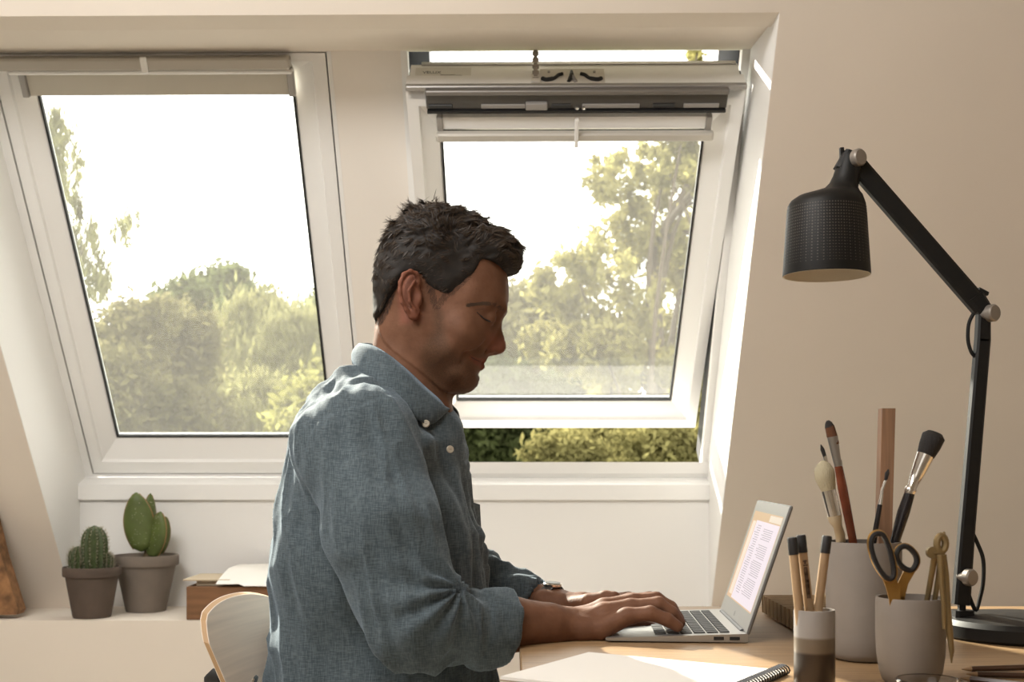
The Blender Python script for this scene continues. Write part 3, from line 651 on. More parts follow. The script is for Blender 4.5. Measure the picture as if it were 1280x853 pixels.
def blade(pts, w, dd, nm, mt=M_gold):
    q = [P(*cp(x, y), dd+(max(0, y-400)/380*.02)) for x, y in pts]; m = MB()
    for i, (c, ww) in enumerate(zip(q, w)): m.v += [tuple(c+np.array((-ww, -.001, 0))), tuple(c+np.array((ww, -.001, 0))), tuple(c+np.array((ww, .001, 0))), tuple(c+np.array((-ww, .001, 0)))]
    n = len(q); m.f = [(4*i+k, 4*i+(k+1) % 4, 4*i+4+(k+1) % 4, 4*i+4+k) for i in range(n-1) for k in range(4)]+[(3, 2, 1, 0), (4*n-4, 4*n-3, 4*n-2, 4*n-1)]
    return build(nm, m, mt, sc)
blade([(578, 275), (600, 330), (612, 400), (622, 780)], [.0075, .0075, .0065, .001], 1.338, 'blade')
blade([(695, 235), (655, 310), (640, 380), (625, 780)], [.0065, .006, .0055, .001], 1.342, 'blade')
# brass compass
cm = thing('drawing_compass', P(1185, 826, 1.345), 'old brass drawing compass hooked over the rim of the short cup', 'compass')
def leg(pts, r, dd, nm='leg'): return build(nm, MB().tube([P(*cp(x, y), dd_) for (x, y), dd_ in zip(pts, dd)], r, 8), M_brass, cm, smooth=True)
leg([(878, 150), (895, 260), (908, 450), (912, 560), (926, 680), (925, 748)], [.004, .0034, .003, .0042, .003, .0006], [1.328]*6)
leg([(862, 150), (868, 300), (880, 420), (884, 560)], [.0036, .003, .0026, .002], [1.322]*4)
leg([(835, 150), (815, 260), (790, 400), (745, 620)], [.0042, .0034, .0032, .001], [1.335, 1.345, 1.35, 1.36])
leg([(870, 160), (852, 280), (832, 400), (790, 640)], [.004, .0032, .003, .001], [1.335, 1.345, 1.35, 1.36])
build('head_ring', MB().tube([P(*cp(868+24*math.cos(a), 88+42*math.sin(a)), 1.33) for a in np.linspace(0, 2*PI, 17)[:-1]], .0042, 8, closed=True), M_brass, cm, smooth=True)
build('head_pin', MB().tube([P(*cp(882, 60), 1.33), P(*cp(884, 22), 1.33)], [.003, .0012], 8), M_brass, cm)
build('thumb_screw', MB().lathe([(.0065, -.003), (.0068, 0), (.0065, .003)], P(*cp(818, 137), 1.33), 16, (0, -1, 0)), M_brass, cm)
build('yoke', MB().tube([P(*cp(820, 140), 1.332), P(*cp(880, 140), 1.332)], .0058, 8), M_brass, cm, smooth=True)
# loose pencils and a glass dish at the lower right
M_dkp = mat('dark_pencil', (.07, .035, .02), .35)
for lb, a, b_ in (('dark brown pencil, rearmost of three lying at the lower right', (1202, 837), (1330, 833)), ('dark brown pencil, middle of three lying at the lower right', (1208, 843), (1330, 846)), ('dark brown pencil, nearest of three lying at the lower right', (1200, 848), (1330, 862))):
    def dk(p): d = -(DZ+.004)*F/(p[1]-HY); return P(p[0], p[1], d)
    pa, pb = dk(a), dk(b_); t = thing('pencil', (pa+pb)/2-np.array((0, 0, .004)), lb, 'pencil', 'loose pencils on the desk')
    u = nrm(pb-pa); build('barrel', MB().tube([pa+u*.012, pb], .0037, 6), M_dkp, t); build('tip', MB().tube([pa, pa+u*.012], [.0006, .0036], 6), M_penc, t)
gd = MB().lathe([(.001, .0003), (.030, .0003), (.0335, .004), (.034, .021), (.0325, .022), (.0318, .006), (.029, .003), (.001, .003)], (.440, 1.266, DZ), 40)
mg, nt, b = nodes_mat('clear_glass'); b.inputs['Transmission Weight'].default_value = 1; b.inputs['Roughness'].default_value = .02; b.inputs['IOR'].default_value = 1.45
tag(build('glass_dish', gd, mg, None, smooth=True, sharp=50), 'low clear glass dish in front of the short beige cup', 'dish')

# ------------------------------------------------------------------ desk lamp
LD = 1.74
M_lk = mat('lamp_black', (.008, .0075, .007), .5, spec=.3); M_knob = mat('lamp_knob', (.30, .27, .24), .45, .6)
lc = np.array((.735, LD)); lamp = thing('desk_lamp', (lc[0], lc[1], DZ), 'black jointed desk lamp with perforated shade at the right end of the desk', 'lamp')
build('base', MB().lathe([(.001, .0003), (.108, .0003), (.112, .004), (.112, .020), (.105, .027), (.05, .034), (.001, .035)], (lc[0], lc[1], DZ), 56), M_lk, lamp, smooth=True, sharp=35)
def barp(a, b, wa, wb, th, nm, dd=LD):   # flat arm between two photo points (px), widths in px
    A, B = P(*a, dd), P(*b, dd); u = nrm(B-A); s = nrm(np.cross(u, (0, 1, 0))); m = MB()
    for c, w in ((A, wa), (B, wb)):
        w = w*dd/F/2; m.v += [tuple(c+s*w*x+np.array((0, y*th, 0))) for x, y in ((-1, -.7), (-.7, -1), (.7, -1), (1, -.7), (1, .7), (.7, 1), (-.7, 1), (-1, .7))]
    m.f = [(i, (i+1) % 8, 8+(i+1) % 8, 8+i) for i in range(8)]+[tuple(range(7, -1, -1)), tuple(range(8, 16))]; return build(nm, m, M_lk, lamp)
barp((1203, 788), (1203, 763), 25, 23, .014, 'stem_block'); barp((1202, 764), (1202, 752), 8, 8, .006, 'stem_pin')
barp((1201, 756), (1209, 650), 20, 18, .009, 'lower_arm'); barp((1209, 651), (1228, 425), 18, 17, .009, 'lower_arm'); barp((1228, 427), (1229, 388), 17, 15, .009, 'lower_arm')
barp((1064, 199), (1226, 385), 23, 23, .008, 'upper_arm'); barp((1217, 371), (1234, 395), 22, 17, .011, 'joint'); barp((1222, 364), (1234, 368), 9, 5, .006, 'joint_tab')
def knob(px, py, r, nm='knob'):
    c = P(px, py, LD-.014); ax = nrm((.55, -1, 0)); build(nm, MB().lathe([(r*.55, -.014), (r*.6, -.002), (r, 0), (r, .008), (r*.85, .0105), (.001, .011)], c, 24, ax), M_knob, lamp, smooth=True, sharp=35)
knob(1237, 392, .0125); knob(1070, 198, .0125); knob(1209, 722, .0125)
barp((1057, 215), (1066, 192), 30, 22, .012, 'head_joint'); barp((1053, 200), (1052, 185), 6, 5, .004, 'head_pin')
# neck and shade: one turned shell with a hollow inside
def ring(cx, cy, r, n=48, dd=LD): c = P(cx, cy, dd); return [(c[0]+r*math.cos(2*PI*k/n), c[1]+r*math.sin(2*PI*k/n), c[2]) for k in range(n)]
k_ = LD/F; rows = [(1062, 192, 11), (1061, 206, 15), (1058, 220, 16.5), (1055, 229, 18), (1051, 236, 21), (1044, 241, 30), (1037, 246, 40), (1034, 251, 44.5), (1033, 257, 47.5), (1033, 270, 49), (1033, 343, 53.8), (1033, 345, 53.5),
                   (1033, 345, 51.8), (1033, 300, 49), (1033, 262, 45), (1033, 254, 30), (1033, 252, 2)]
m = MB(); n = 48
for cx, cy, r in rows: m.v += ring(cx, cy, r*k_)
m.f = [(i*n+j, i*n+(j+1) % n, (i+1)*n+(j+1) % n, (i+1)*n+j) for i in range(11) for j in range(n)]+[tuple(range(n))]
sh = build('lamp_shade', m, M_lk, lamp, smooth=True, sharp=50, fix=False)
m = MB()
for cx, cy, r in rows[11:]: m.v += ring(cx, cy, (r-.2)*k_)
m.f = [(i*n+j, i*n+(j+1) % n, (i+1)*n+(j+1) % n, (i+1)*n+j) for i in range(5) for j in range(n)]
build('shade_lining', m, mat('shade_cream', (.75, .68, .55), .6), sh, smooth=True, fix=False)
m = MB()
for r_ in range(20):
    py = 262+r_*3.75; rad = (48.3+(py-262)/81*5.2)*k_+.0002
    for c_ in range(90):
        a = 2*PI*c_/90; ce = P(1033, py, LD); t_ = np.array((-math.sin(a), math.cos(a), 0)); q = ce+np.array((math.cos(a), math.sin(a), 0))*rad; s_ = .0010
        m.add([q-t_*s_-(0, 0, s_), q+t_*s_-(0, 0, s_), q+t_*s_+(0, 0, s_), q-t_*s_+(0, 0, s_)], [(0, 1, 2, 3)])
tag(build('perforation', m, mat('perforation_grey', (.06, .05, .042), .5), sh, fix=False), kind='stuff')
def cable(pts, r, nm='cable', mt=None, dd=LD): return build(nm, MB().tube([P(x, y, d_) for (x, y, d_) in catmull([(p[0], p[1], p[2] if len(p) > 2 else dd) for p in pts], 5)], r, 8), mt or M_lk, lamp, smooth=True)
cable([(1217, 392), (1211, 405), (1210, 425), (1214, 440), (1220, 447)], .0028)
cable([(1213, 661), (1222, 680), (1229, 700), (1229, 728), (1225, 748), (1220, 763), (1214, 752), (1208, 735)], .0030)
cable([(1220, 763, 1.78), (1240, 765, 2.02), (1256, 768.5, 1.98), (1265, 779, 1.87), (1290, 784, 1.82)], .0026, 'cable', mat('cable_tan', (.45, .28, .12), .6))

# ------------------------------------------------------------------ shelf: pots, box, board
def pot(label, c, r, rb, h, m):
    t = thing('plant_pot', (c[0], c[1], ZS), label, 'plant', None, room=False)
    cc = (c[0], c[1], ZS); rh = h*.19
    build('pot', MB().lathe([(.001, .0005), (rb*.97, .0005), (rb, .004), (r*.905, h-rh), (r*.985, h-rh+.001), (r, h-rh+.005), (r, h-.003), (r*.985, h), (r*.93, h), (r*.90, h-.01), (r*.88, h-.012), (.001, h-.013)], cc, 48), m, t, smooth=True, sharp=30)
    build('soil', MB().lathe([(r*.87, h-.016), (r*.87, h-.0115), (r*.5, h-.009), (.001, h-.008)], cc, 24), M_soil, t, smooth=True); return t
M_soil = mat('soil', (.04, .028, .02), .95, bump=1, bscale=150)
M_pot1 = mat('dark_clay', (.10, .072, .056), .85, var=.18, vscale=14, bump=.15, bscale=120); M_pot2 = mat('grey_clay', (.20, .165, .135), .85, var=.14, vscale=12, bump=.15, bscale=120)
pa = P(115, 584, 3.17); p1 = pot('small dark clay pot with a spiny ribbed cactus on the shelf', pa, .0745, .049, .134, M_pot1)
pb_ = P(182.5, 584, 3.305); p2 = pot('larger grey clay pot with a flat padded cactus on the shelf', pb_, .0880, .054, .155, M_pot2)
M_cac = mat('cactus_green', (.06, .085, .03), .6, var=.25, vscale=60); M_spine = mat('spine_cream', (.50, .46, .36), .6); M_pad = mat('pad_green', (.085, .115, .025), .5, var=.2, vscale=25); M_edge = mat('pad_edge', (.28, .16, .06), .6)
gr = random.Random(5)
for px, pt, pb0, r in ((118, 657, 716, .0320), (98, 683, 716, .0235), (131, 690, 716, .0200)):
    d = 3.17+(.012 if px == 131 else -.008 if px == 98 else 0); T = P(px, pt, d); B = P(px, pb0, d); H = T[2]-B[2]; m = MB(); ns = 64; nz = 16; sp_ = MB()
    for i in range(nz+1):
        f = i/nz; pr = (1-max(0, (f-.62)/.38)**2.4)**.5*(.86+.14*math.sin(f*PI))
        for k in range(ns):
            a = 2*PI*k/ns; rr = r*pr*(1+.10*math.cos(12*a)); m.v.append((B[0]+rr*math.cos(a), B[1]+rr*math.sin(a), B[2]+H*f))
    m.f = [(i*ns+k, i*ns+(k+1) % ns, (i+1)*ns+(k+1) % ns, (i+1)*ns+k) for i in range(nz) for k in range(ns)]
    st = build('cactus_stem', m, M_cac, p1, smooth=True, fix=False)
    for i in range(1, 15):
        f = i/15; pr = (1-max(0, (f-.62)/.38)**2.4)**.5*(.86+.14*math.sin(f*PI))
        for k in range(12):
            a = 2*PI*k/12; q = np.array((B[0]+r*pr*1.1*math.cos(a), B[1]+r*pr*1.1*math.sin(a), B[2]+H*f))
            for s_ in range(8):
                dv = nrm((math.cos(a)+gr.uniform(-.9, .9), math.sin(a)+gr.uniform(-.9, .9), gr.uniform(-.6, .9)+f*.5)); L_ = gr.uniform(.006, .012); w = nrm(np.cross(dv, (0.3, .1, 1)))*.0010
                sp_.add([q-w, q+w, q+dv*L_], [(0, 1, 2)])
    tag(build('spines', sp_, M_spine, st, fix=False), kind='stuff')
def pad(px, py0, py1, wpx, d, tilt, yaw, parent, th=.011):
    T = P(px+tilt, py0, d); B = P(px, py1, d); ax = T-B; H = np.linalg.norm(ax); ax = nrm(ax); sx_ = np.array((math.cos(yaw), math.sin(yaw), 0)); sx_ = nrm(sx_-ax*(sx_@ax)); sy_ = np.cross(ax, sx_); m = MB(); nu, nv = 24, 14
    for i in range(nv+1):
        f = i/nv; w = wpx/2*d/F*(math.sin(PI*(.07+.93*f)**1.02)**.62 if 0 < f < 1 else .08)
        for k in range(nu): a = 2*PI*k/nu; m.v.append(tuple(B+ax*H*f+sx_*w*math.cos(a)+sy_*min(th, w*.6)*math.sin(a)))
    m.f = [(i*nu+k, i*nu+(k+1) % nu, (i+1)*nu+(k+1) % nu, (i+1)*nu+k) for i in range(nv) for k in range(nu)]; o = build('cactus_pad', m, M_pad, parent, smooth=True, fix=False)
    ed = [B+ax*H*f+sx_*s_*(wpx/2*d/F*(math.sin(PI*(.07+.93*f)**1.02)**.62)) for s_, fr in ((1, np.linspace(.05, .97, 12)), (-1, np.linspace(.97, .05, 12))) for f in fr]
    build('pad_rim', MB().tube(ed, .0016, 6), M_edge, o, smooth=True)
    e_ = MB()
    for i in range(34):
        f = gr.uniform(.12, .9); w = wpx/2*d/F*math.sin(PI*(.10+.90*f)**.86)**.72*.85; c = gr.uniform(-1, 1); q = B+ax*H*f+sx_*w*c-sy_*th*math.sqrt(1-c*c)*(1 if sy_[1] > 0 else -1); e_.box(-.0007, .0007, -.0007, .0007, -.0007, .0007, M=lambda v: tuple(np.array(v)+q))
    tag(build('areoles', e_, M_spine, o, fix=False), kind='stuff'); return o
pad(177, 616, 690, 37, 3.29, -7, .12, p2); pad(183, 617, 692, 21, 3.325, 5, .75, p2); pad(190, 640, 698, 29, 3.295, 11, -.35, p2); pad(198, 646, 694, 20, 3.315, 9, .5, p2)
stm = MB().lathe([(.019, 0), (.015, .01), (.010, .025), (.012, .033)], (P(186, 700, 3.315)[0], 3.315, ZS+.145), 16); build('cactus_trunk', stm, mat('cactus_bark', (.12, .085, .04), .8), p2, smooth=True)
bx = thing('wooden_box', (-.69, 3.24, ZS), 'brown wooden box under papers on the shelf behind the chair', 'box')
M_bxw = mat('box_wood', (.20, .095, .04), .55, var=.25, vscale=8, stretch=(1, 6, 9))
Q0 = P(235.5, 584, 3.13)[0]; Q1 = Q0+.40; hz = .0865
for nm, a in (('front_panel', (Q0, Q1, 3.11, 3.122, ZS+.0005, ZS+hz)), ('back_panel', (Q0, Q1, 3.358, 3.37, ZS+.0005, ZS+hz)), ('side_panel', (Q0, Q0+.012, 3.122, 3.358, ZS+.0005, ZS+hz)), ('side_panel', (Q1-.012, Q1, 3.122, 3.358, ZS+.0005, ZS+hz)), ('bottom_panel', (Q0+.012, Q1-.012, 3.122, 3.358, ZS+.0005, ZS+.01)), ('lid', (Q0+.012, Q1-.012, 3.122, 3.358, ZS+hz-.012, ZS+hz-.002))):
    m = MB(); m.box(*a, bev=.0012); build(nm, m, M_bxw, bx)
M_plan = mat('drawing_paper', (.86, .83, .78), .8)
def sheet(nm, label, x0, x1, y0, y1, z, amp, mt, seed, rot=0, th=.0012, nx=22, ny=14):
    V = []; c = ((x0+x1)/2, (y0+y1)/2); X, Y = np.meshgrid(np.linspace(x0, x1, nx), np.linspace(y0, y1, ny), indexing='ij')
    Z = vnoise(np.stack((X, Y, X*0), -1), 11, seed)*amp*.22; Z = Z-Z.min()+amp*np.clip((Y-y0)/(.55*(y1-y0)), 0, 1)**.8-.006*(Y < y0+.02)*(X > x0+.06); Xr = c[0]+(X-c[0])*math.cos(rot)-(Y-c[1])*math.sin(rot); Yr = c[1]+(X-c[0])*math.sin(rot)+(Y-c[1])*math.cos(rot)
    vt = np.stack((Xr, Yr, z+th+Z), -1).reshape(-1, 3); vb = vt-np.array((0, 0, th)); n = nx*ny; f = []
    for i in range(nx-1):
        for j in range(ny-1): a = i*ny+j; f.append((a, a+ny, a+ny+1, a+1)); f.append((n+a, n+a+1, n+a+ny+1, n+a+ny))
    bd = [i*ny for i in range(nx)]+[(nx-1)*ny+j for j in range(1, ny)]+[i*ny+ny-1 for i in range(nx-2, -1, -1)]+[j for j in range(ny-2, 0, -1)]
    for i in range(len(bd)): a, b_ = bd[i], bd[(i+1) % len(bd)]; f.append((a, n+a, n+b_, b_))
    m = MB(); m.add(np.concatenate((vt, vb)), f); return tag(build(nm, m, mt, None, smooth=True, sharp=40), label, 'paper')
tz = ZS+hz+.0005
m = MB(); m.box(Q0-.012, Q0+.11, 3.12, 3.30, tz+.0135, tz+.017); m.box(Q0+.02, Q0+.10, 3.135, 3.28, tz, tz+.0135)
tag(build('thin_board', m, mat('pale_board', (.55, .45, .32), .7), None), 'thin pale board jutting out left on top of the wooden box', 'board')
sheet('drawing_sheet', 'white rumpled drawing paper lying on the wooden box', Q0+.08, Q1-.01, 3.095, 3.36, tz, .030, M_plan, 4)
bd_ = thing('cork_board', P(-20, 760, 3.2), 'brown textured board leaning at the far left end of the shelf', 'board')
pl = [(-100, 540), (-22, 602), (2, 697), (23, 764), (20, 769), (-110, 772)]
m = MB(); f0 = [P(x, y, 3.13) for x, y in pl]; f1 = [P(x, y, 3.13)+np.array((0, .05, 0)) for x, y in pl]; n = len(pl)
for q in f0+f1: q[2] = max(q[2], ZS+.0006)
m.add(f0+f1, [tuple(range(n)), tuple(range(2*n-1, n-1, -1))]+[(i, (i+1) % n, n+(i+1) % n, n+i) for i in range(n)]); build('board_body', m, mat('cork_brown', (.26, .13, .055), .8, var=.45, vscale=35, bump=.6, bscale=90), bd_)

# ------------------------------------------------------------------ chair
M_ven = mat('veneer_grey', (.84, .72, .60), .6, var=.10, vscale=5, stretch=(.6, .6, 22)); M_ply = mat('ply_edge', (.48, .30, .15), .6)
ch = thing('shell_chair', (-.20, 1.85, -1.0), 'grey veneer shell chair with plywood edge behind the sitting man', 'chair')
pc = catmull([(-.448, 1.672), (-.437, 1.75), (-.416, 1.84), (-.382, 1.935), (-.335, 2.02)], 6)
nu = len(pc); nv = 18; Vt = []; N0 = []
for i, (x, y) in enumerate(pc):
    u = 2*i/(nu-1)-1; tp = -.188-.006*(u+1)-.035*abs(u)**2.2-(.022*max(0, abs(u)-.8)/.2)-.05*max(0, u)**2
    t_ = nrm(pc[min(i+1, nu-1)]-pc[max(i-1, 0)]); nr = np.array((t_[1], -t_[0]))
    for j in range(nv+1):
        f = j/nv; z = tp-f*.30; lean = .40*(-.19-z); nar = 1-.10*f
        Vt.append((pc[nu//2][0]+(x-pc[nu//2][0])*nar+lean, pc[nu//2][1]+(y-pc[nu//2][1])*nar, z)); N0.append((nr[0], nr[1], -.35))
Vt = np.array(Vt); N0 = np.array(N0); N0 /= np.linalg.norm(N0, axis=1, keepdims=True)
th = .010; front = Vt+N0*th/2; back = Vt-N0*th/2; n = len(Vt)
def gridf(o=0, rev=False):
    f = [(o+i*(nv+1)+j, o+(i+1)*(nv+1)+j, o+(i+1)*(nv+1)+j+1, o+i*(nv+1)+j+1) for i in range(nu-1) for j in range(nv)]; return [q[::-1] for q in f] if rev else f
m = MB(); m.add(front, gridf()); m.add(Vt+N0*th*.38, gridf(0, True))
bdr = [i*(nv+1) for i in range(nu)]+[(nu-1)*(nv+1)+j for j in range(1, nv+1)]+[i*(nv+1)+nv for i in range(nu-2, -1, -1)]+[j for j in range(nv-1, 0, -1)]
def rim(a, b): mm = MB(); mm.add(np.concatenate((a[bdr], b[bdr])), [(i, (i+1) % len(bdr), len(bdr)+(i+1) % len(bdr), len(bdr)+i) for i in range(len(bdr))]); return mm
build('backrest', m, M_ven, ch, smooth=True, fix=False)
build('backrest_core', rim(Vt+N0*th*.40, Vt-N0*th*.40), M_ply, ch, fix=False)
m = MB(); m.add(back, gridf(0, True)); m.add(Vt-N0*th*.38, gridf()); build('backrest_rear', m, M_ven, ch, smooth=True, fix=False)
m = MB(); m.add(*[(lambda r: (r.v, r.f))(rim(front, Vt+N0*th*.38))][0]); build('veneer_edge', m, M_ven, ch, fix=False)
m = MB(); m.add(*[(lambda r: (r.v, r.f))(rim(back, Vt-N0*th*.38))][0]); build('veneer_edge', m, M_ven, ch, fix=False)
ri = 4*(nv+1)+6; 
for i_ in (7,): build('rivet', MB().lathe([(.009, 0), (.008, .0025), (.001, .004)], front[i_*(nv+1)+7], 20, tuple(N0[i_*(nv+1)+7])), M_steel, ch, smooth=True)
m = MB(); m.tube([(-.43, 1.80, -.33), (-.40, 1.80, -.45), (-.30, 1.84, -.55), (-.20, 1.85, -.57)], .016, 10); build('back_bracket', m, M_blk, ch, smooth=True)
m = MB(); m.tube([P(262, 851, 1.80), P(270, 846, 1.79), P(279, 848, 1.78)], [.010, .013, .010], 10); build('bracket_cap', m, M_blk, ch, smooth=True)
m = MB(); m.lathe([(.001, -.56), (.19, -.555), (.215, -.545), (.21, -.535), (.17, -.54), (.001, -.545)], (-.17, 1.85, 0), 36); build('seat', m, M_ven, ch, smooth=True)
m = MB(); m.lathe([(.028, -.93), (.028, -.56)], (-.17, 1.85, 0), 20); build('gas_column', m, M_blk, ch, smooth=True)
for k in range(5):
    a = 2*PI*k/5+.3; e_ = (-.17+.29*math.cos(a), 1.85+.29*math.sin(a)); m = MB(); m.tube([(-.17, 1.85, -.92), (e_[0], e_[1], -.945)], [.022, .014], 8); lg = build('leg', m, M_alu, ch, smooth=True)
    m = MB(); m.lathe([(.025, -.01), (.027, 0), (.025, .01)], (e_[0], e_[1], -.972), 16, (math.sin(a), -math.cos(a), 0)); build('castor', m, M_blk, lg, smooth=True)
#@@STAGE3
# ------------------------------------------------------------------ the man
DM = 1.82; KM = DM/F
def px2(poly, d=DM): return np.array([((x-640)*d/F, (HY-y)*d/F) for x, y in poly])
def chaikin(p, n=2):
    p = np.array(p, float)
    for _ in range(n): a = p; b = np.roll(p, -1, 0); p = np.stack((a*.75+b*.25, a*.25+b*.75), 1).reshape(-1, 2)
    return p
skull = [(636, 366), (635, 379), (633.5, 391), (628, 401), (624, 412), (618, 428), (613, 440), (609.5, 447), (604.5, 451.5), (601, 453.5), (602, 458), (601, 462), (598, 467), (599.8, 475), (595.5, 485), (587, 491), (573, 494), (556, 492),
         (542, 480), (520, 462), (497, 445), (480, 428), (474, 408), (471, 388), (471, 366), (475, 335), (485, 308), (505, 282), (534, 269), (568, 271), (602, 286), (625, 309), (634.5, 340)]
h = .0021
lo = np.array((px2([(455, 0)])[0][0], -.115, px2([(0, 575)])[0][1])); hi = np.array((px2([(650, 0)])[0][0], .115, px2([(0, 250)])[0][1]))
X, Y, Z = grid3(lo, hi, h); x2, z2 = X[:, 0, :], Z[:, 0, :]
def half(poly, cp_, it=1, p=2.0):
    sdf = poly_sdf(x2, z2, chaikin(px2(poly), it)); r = -sdf
    pts = px2([c[:2] for c in cp_]); A = blur2(idw(x2, z2, pts, [c[2] for c in cp_]), 8); R = blur2(idw(x2, z2, pts, [c[3] for c in cp_]), 8)
    t = np.clip(r/R, 0, 1); w = A*np.clip(1-(1-t)**p, 0, 1)**(1/p); w = np.where(r > 0, w, 0); w = blur2(w, 2)
    gx, gz = np.gradient(w, h); gr_ = np.sqrt(1+gx**2+gz**2); f = (np.abs(Y)-w[:, None, :])/gr_[:, None, :]
    out = np.sqrt(Y**2+np.maximum(sdf, 0)[:, None, :]**2); return np.where((sdf > 0)[:, None, :], np.maximum(out, f*0+out), f), w, sdf
cpH = [(540, 320, .077, .078), (495, 350, .073, .07), (600, 300, .068, .065), (618, 345, .062, .055), (590, 372, .066, .060), (620, 385, .056, .042), (575, 412, .070, .052), (606, 412, .050, .034), (592, 440, .056, .042), (605, 452, .040, .030),
       (560, 440, .069, .05), (535, 450, .067, .045), (575, 470, .055, .040), (592, 480, .036, .026), (556, 486, .050, .034), (520, 420, .071, .06), (485, 415, .060, .055), (500, 440, .058, .05)]
H, wH, sH = half(skull, cpH)
def C3(px, py, y): q = px2([(px, py)])[0]; return (q[0], y, q[1])
H = smin(H, cone(X, Y, Z, C3(514, 425, 0), C3(494, 560, 0), .0555, .062, 1.0), .020)
H = smin(H, cone(X, Y, Z, C3(524, 440, -.022), C3(545, 520, -.012), .030, .024), .02); H = smin(H, cone(X, Y, Z, C3(524, 440, .022), C3(545, 520, .012), .030, .024), .02)   # neck muscles
nose = [(625.5, 399), (627.5, 413), (631.3, 425), (633, 433), (630.6, 440.5), (624, 443.2), (613, 444.5), (605, 446), (606, 430), (612, 412), (617, 398)]
sn_ = poly_sdf(x2, z2, chaikin(px2(nose), 1)); tn = np.clip(-sn_/.010, 0, 1); An = idw(x2, z2, px2([(622, 402), (624, 415), (627, 434), (615, 440), (608, 435)]), [.0085, .0095, .0125, .0165, .019]); wn_ = blur2(An*np.sqrt(1-(1-tn)**2)*(sn_ < 0), 1)
gx, gz = np.gradient(wn_, h); Nf = np.where((sn_ > 0)[:, None, :], np.sqrt(Y**2+np.maximum(sn_, 0)[:, None, :]**2), (np.abs(Y)-wn_[:, None, :])/np.sqrt(1+gx**2+gz**2)[:, None, :])
H = smin(H, Nf, .006)
for s in (-1, 1):
    H = smax(H, -ball(X, Y, Z, C3(624, 400, s*.037), .0175), .010)          # eye socket
    H = smin(H, ball(X, Y, Z, C3(609.5, 400, s*.0335), .0140), .003)         # lowered lid over the eyeball
    H = smin(H, cone(X, Y, Z, C3(630, 388, s*.012), C3(608, 386, s*.047), .0050, .0045), .010)   # brow ridge
    H = smin(H, ball(X, Y, Z, C3(583, 420, s*.047), .021), .022)            # cheek
    H = smin(H, ball(X, Y, Z, C3(614, 437.5, s*.0150), .0068), .003)        # nostril wing
    H = smax(H, -cone(X, Y, Z, C3(607, 431, s*.0205), C3(605.5, 441, s*.0215), .0022, .0022), .004)
    H = smax(H, -ball(X, Y, Z, C3(618, 444, s*.0075), .0030), .003)         # nostril
    for a, b, r_, k_ in (((603.5, 453.6, .006), (594, 451.5, .023), .0016, .003), ((594, 451.5, .023), (585.5, 447, .032), .0017, .003),   # mouth
                         ((607, 432, .024), (598, 441, .031), .0016, .008), ((598, 441, .031), (583, 447, .040), .0015, .009), ((583, 447, .040), (578, 458, .044), .0012, .008)):
        q0 = list(C3(a[0], a[1], s*a[2])); q1 = list(C3(b[0], b[1], s*b[2]))
        # drop the groove onto the surface
        for q in (q0, q1):
            i = int(round((q[0]-lo[0])/h)); k = int(round((q[2]-lo[2])/h)); col = H[i, :, k]; js = np.where(col < 0)[0]
            if len(js): q[1] = s*max(abs(lo[1]+js.min()*h), abs(lo[1]+js.max()*h))*.5+s*max(abs(lo[1]+js.min()*h), abs(lo[1]+js.max()*h))*.5
        H = smax(H, -cone(X, Y, Z, q0, q1, r_, r_), k_)
    # lips
    H = smin(H, cone(X, Y, Z, C3(601.5, 458.5, s*.002), C3(592, 454.5, s*.021), .0048, .003), .005); H = smin(H, cone(X, Y, Z, C3(604.5, 449.5, s*.002), C3(594, 448.5, s*.021), .0036, .0022), .005)
    # ear
    ey = s*.0785
    E = ball(X, Y, Z, C3(519, 379, s*.0735), .020, (.72, .38, 1.50))
    rimp = [(529, 362, .074), (526, 353, .079), (519, 350.5, .085), (511.5, 355, .090), (507.5, 365, .092), (507, 376, .092), (509.5, 388, .089), (514, 397, .085), (519, 404.5, .081), (524, 405, .077), (527.5, 397, .074)]
    for a, b in zip(rimp[:-1], rimp[1:]): E = smin(E, cone(X, Y, Z, C3(a[0], a[1], s*a[2]), C3(b[0], b[1], s*b[2]), .0033, .0033), .0025)
    E = smax(E, -ball(X, Y, Z, C3(522.5, 382, s*.089), .0125, (.62, .8, 1.15)), .004)
    E = smax(E, -cone(X, Y, Z, C3(522, 358, s*.0905), C3(514, 372, s*.0955), .0042, .0036), .003)
    for a, b in (((524, 362, .083), (517, 374, .087)), ((517, 374, .087), (518, 387, .086)), ((518, 387, .086), (524, 396, .081))): E = smin(E, cone(X, Y, Z, C3(a[0], a[1], s*a[2]), C3(b[0], b[1], s*b[2]), .0026, .0026), .0025)
    E = smin(E, ball(X, Y, Z, C3(529.5, 382, s*.0755), .0052, (.7, 1, 1.3)), .004)   # tragus
    E = smin(E, ball(X, Y, Z, C3(521.5, 400.5, s*.0785), .0068, (.9, .55, 1)), .004)  # lobe
    H = smin(H, E, .003)
def surf(px, py, s=-1):
    q = px2([(px, py)])[0]; i = (q[0]-lo[0])/h; k = (q[1]-lo[2])/h; i0, k0 = int(i), int(k); fi, fk = i-i0, k-k0
    col = H[i0, :, k0]*(1-fi)*(1-fk)+H[i0+1, :, k0]*fi*(1-fk)+H[i0, :, k0+1]*(1-fi)*fk+H[i0+1, :, k0+1]*fi*fk
    js = np.where(col < 0)[0]
    if not len(js): return 0
    j = js.min() if s < 0 else js.max(); jj = j-1 if s < 0 else j+1; t = col[j]/(col[j]-col[jj]); return lo[1]+h*(j+(jj-j)*t)
Vh, Qh = surface_nets(H, lo, h); Vh = smooth_mesh(Vh, Qh, 1, .4); Vh[:, 1] += DM
Vh[:, 2] += vnoise(Vh, 55, 2)*.0004
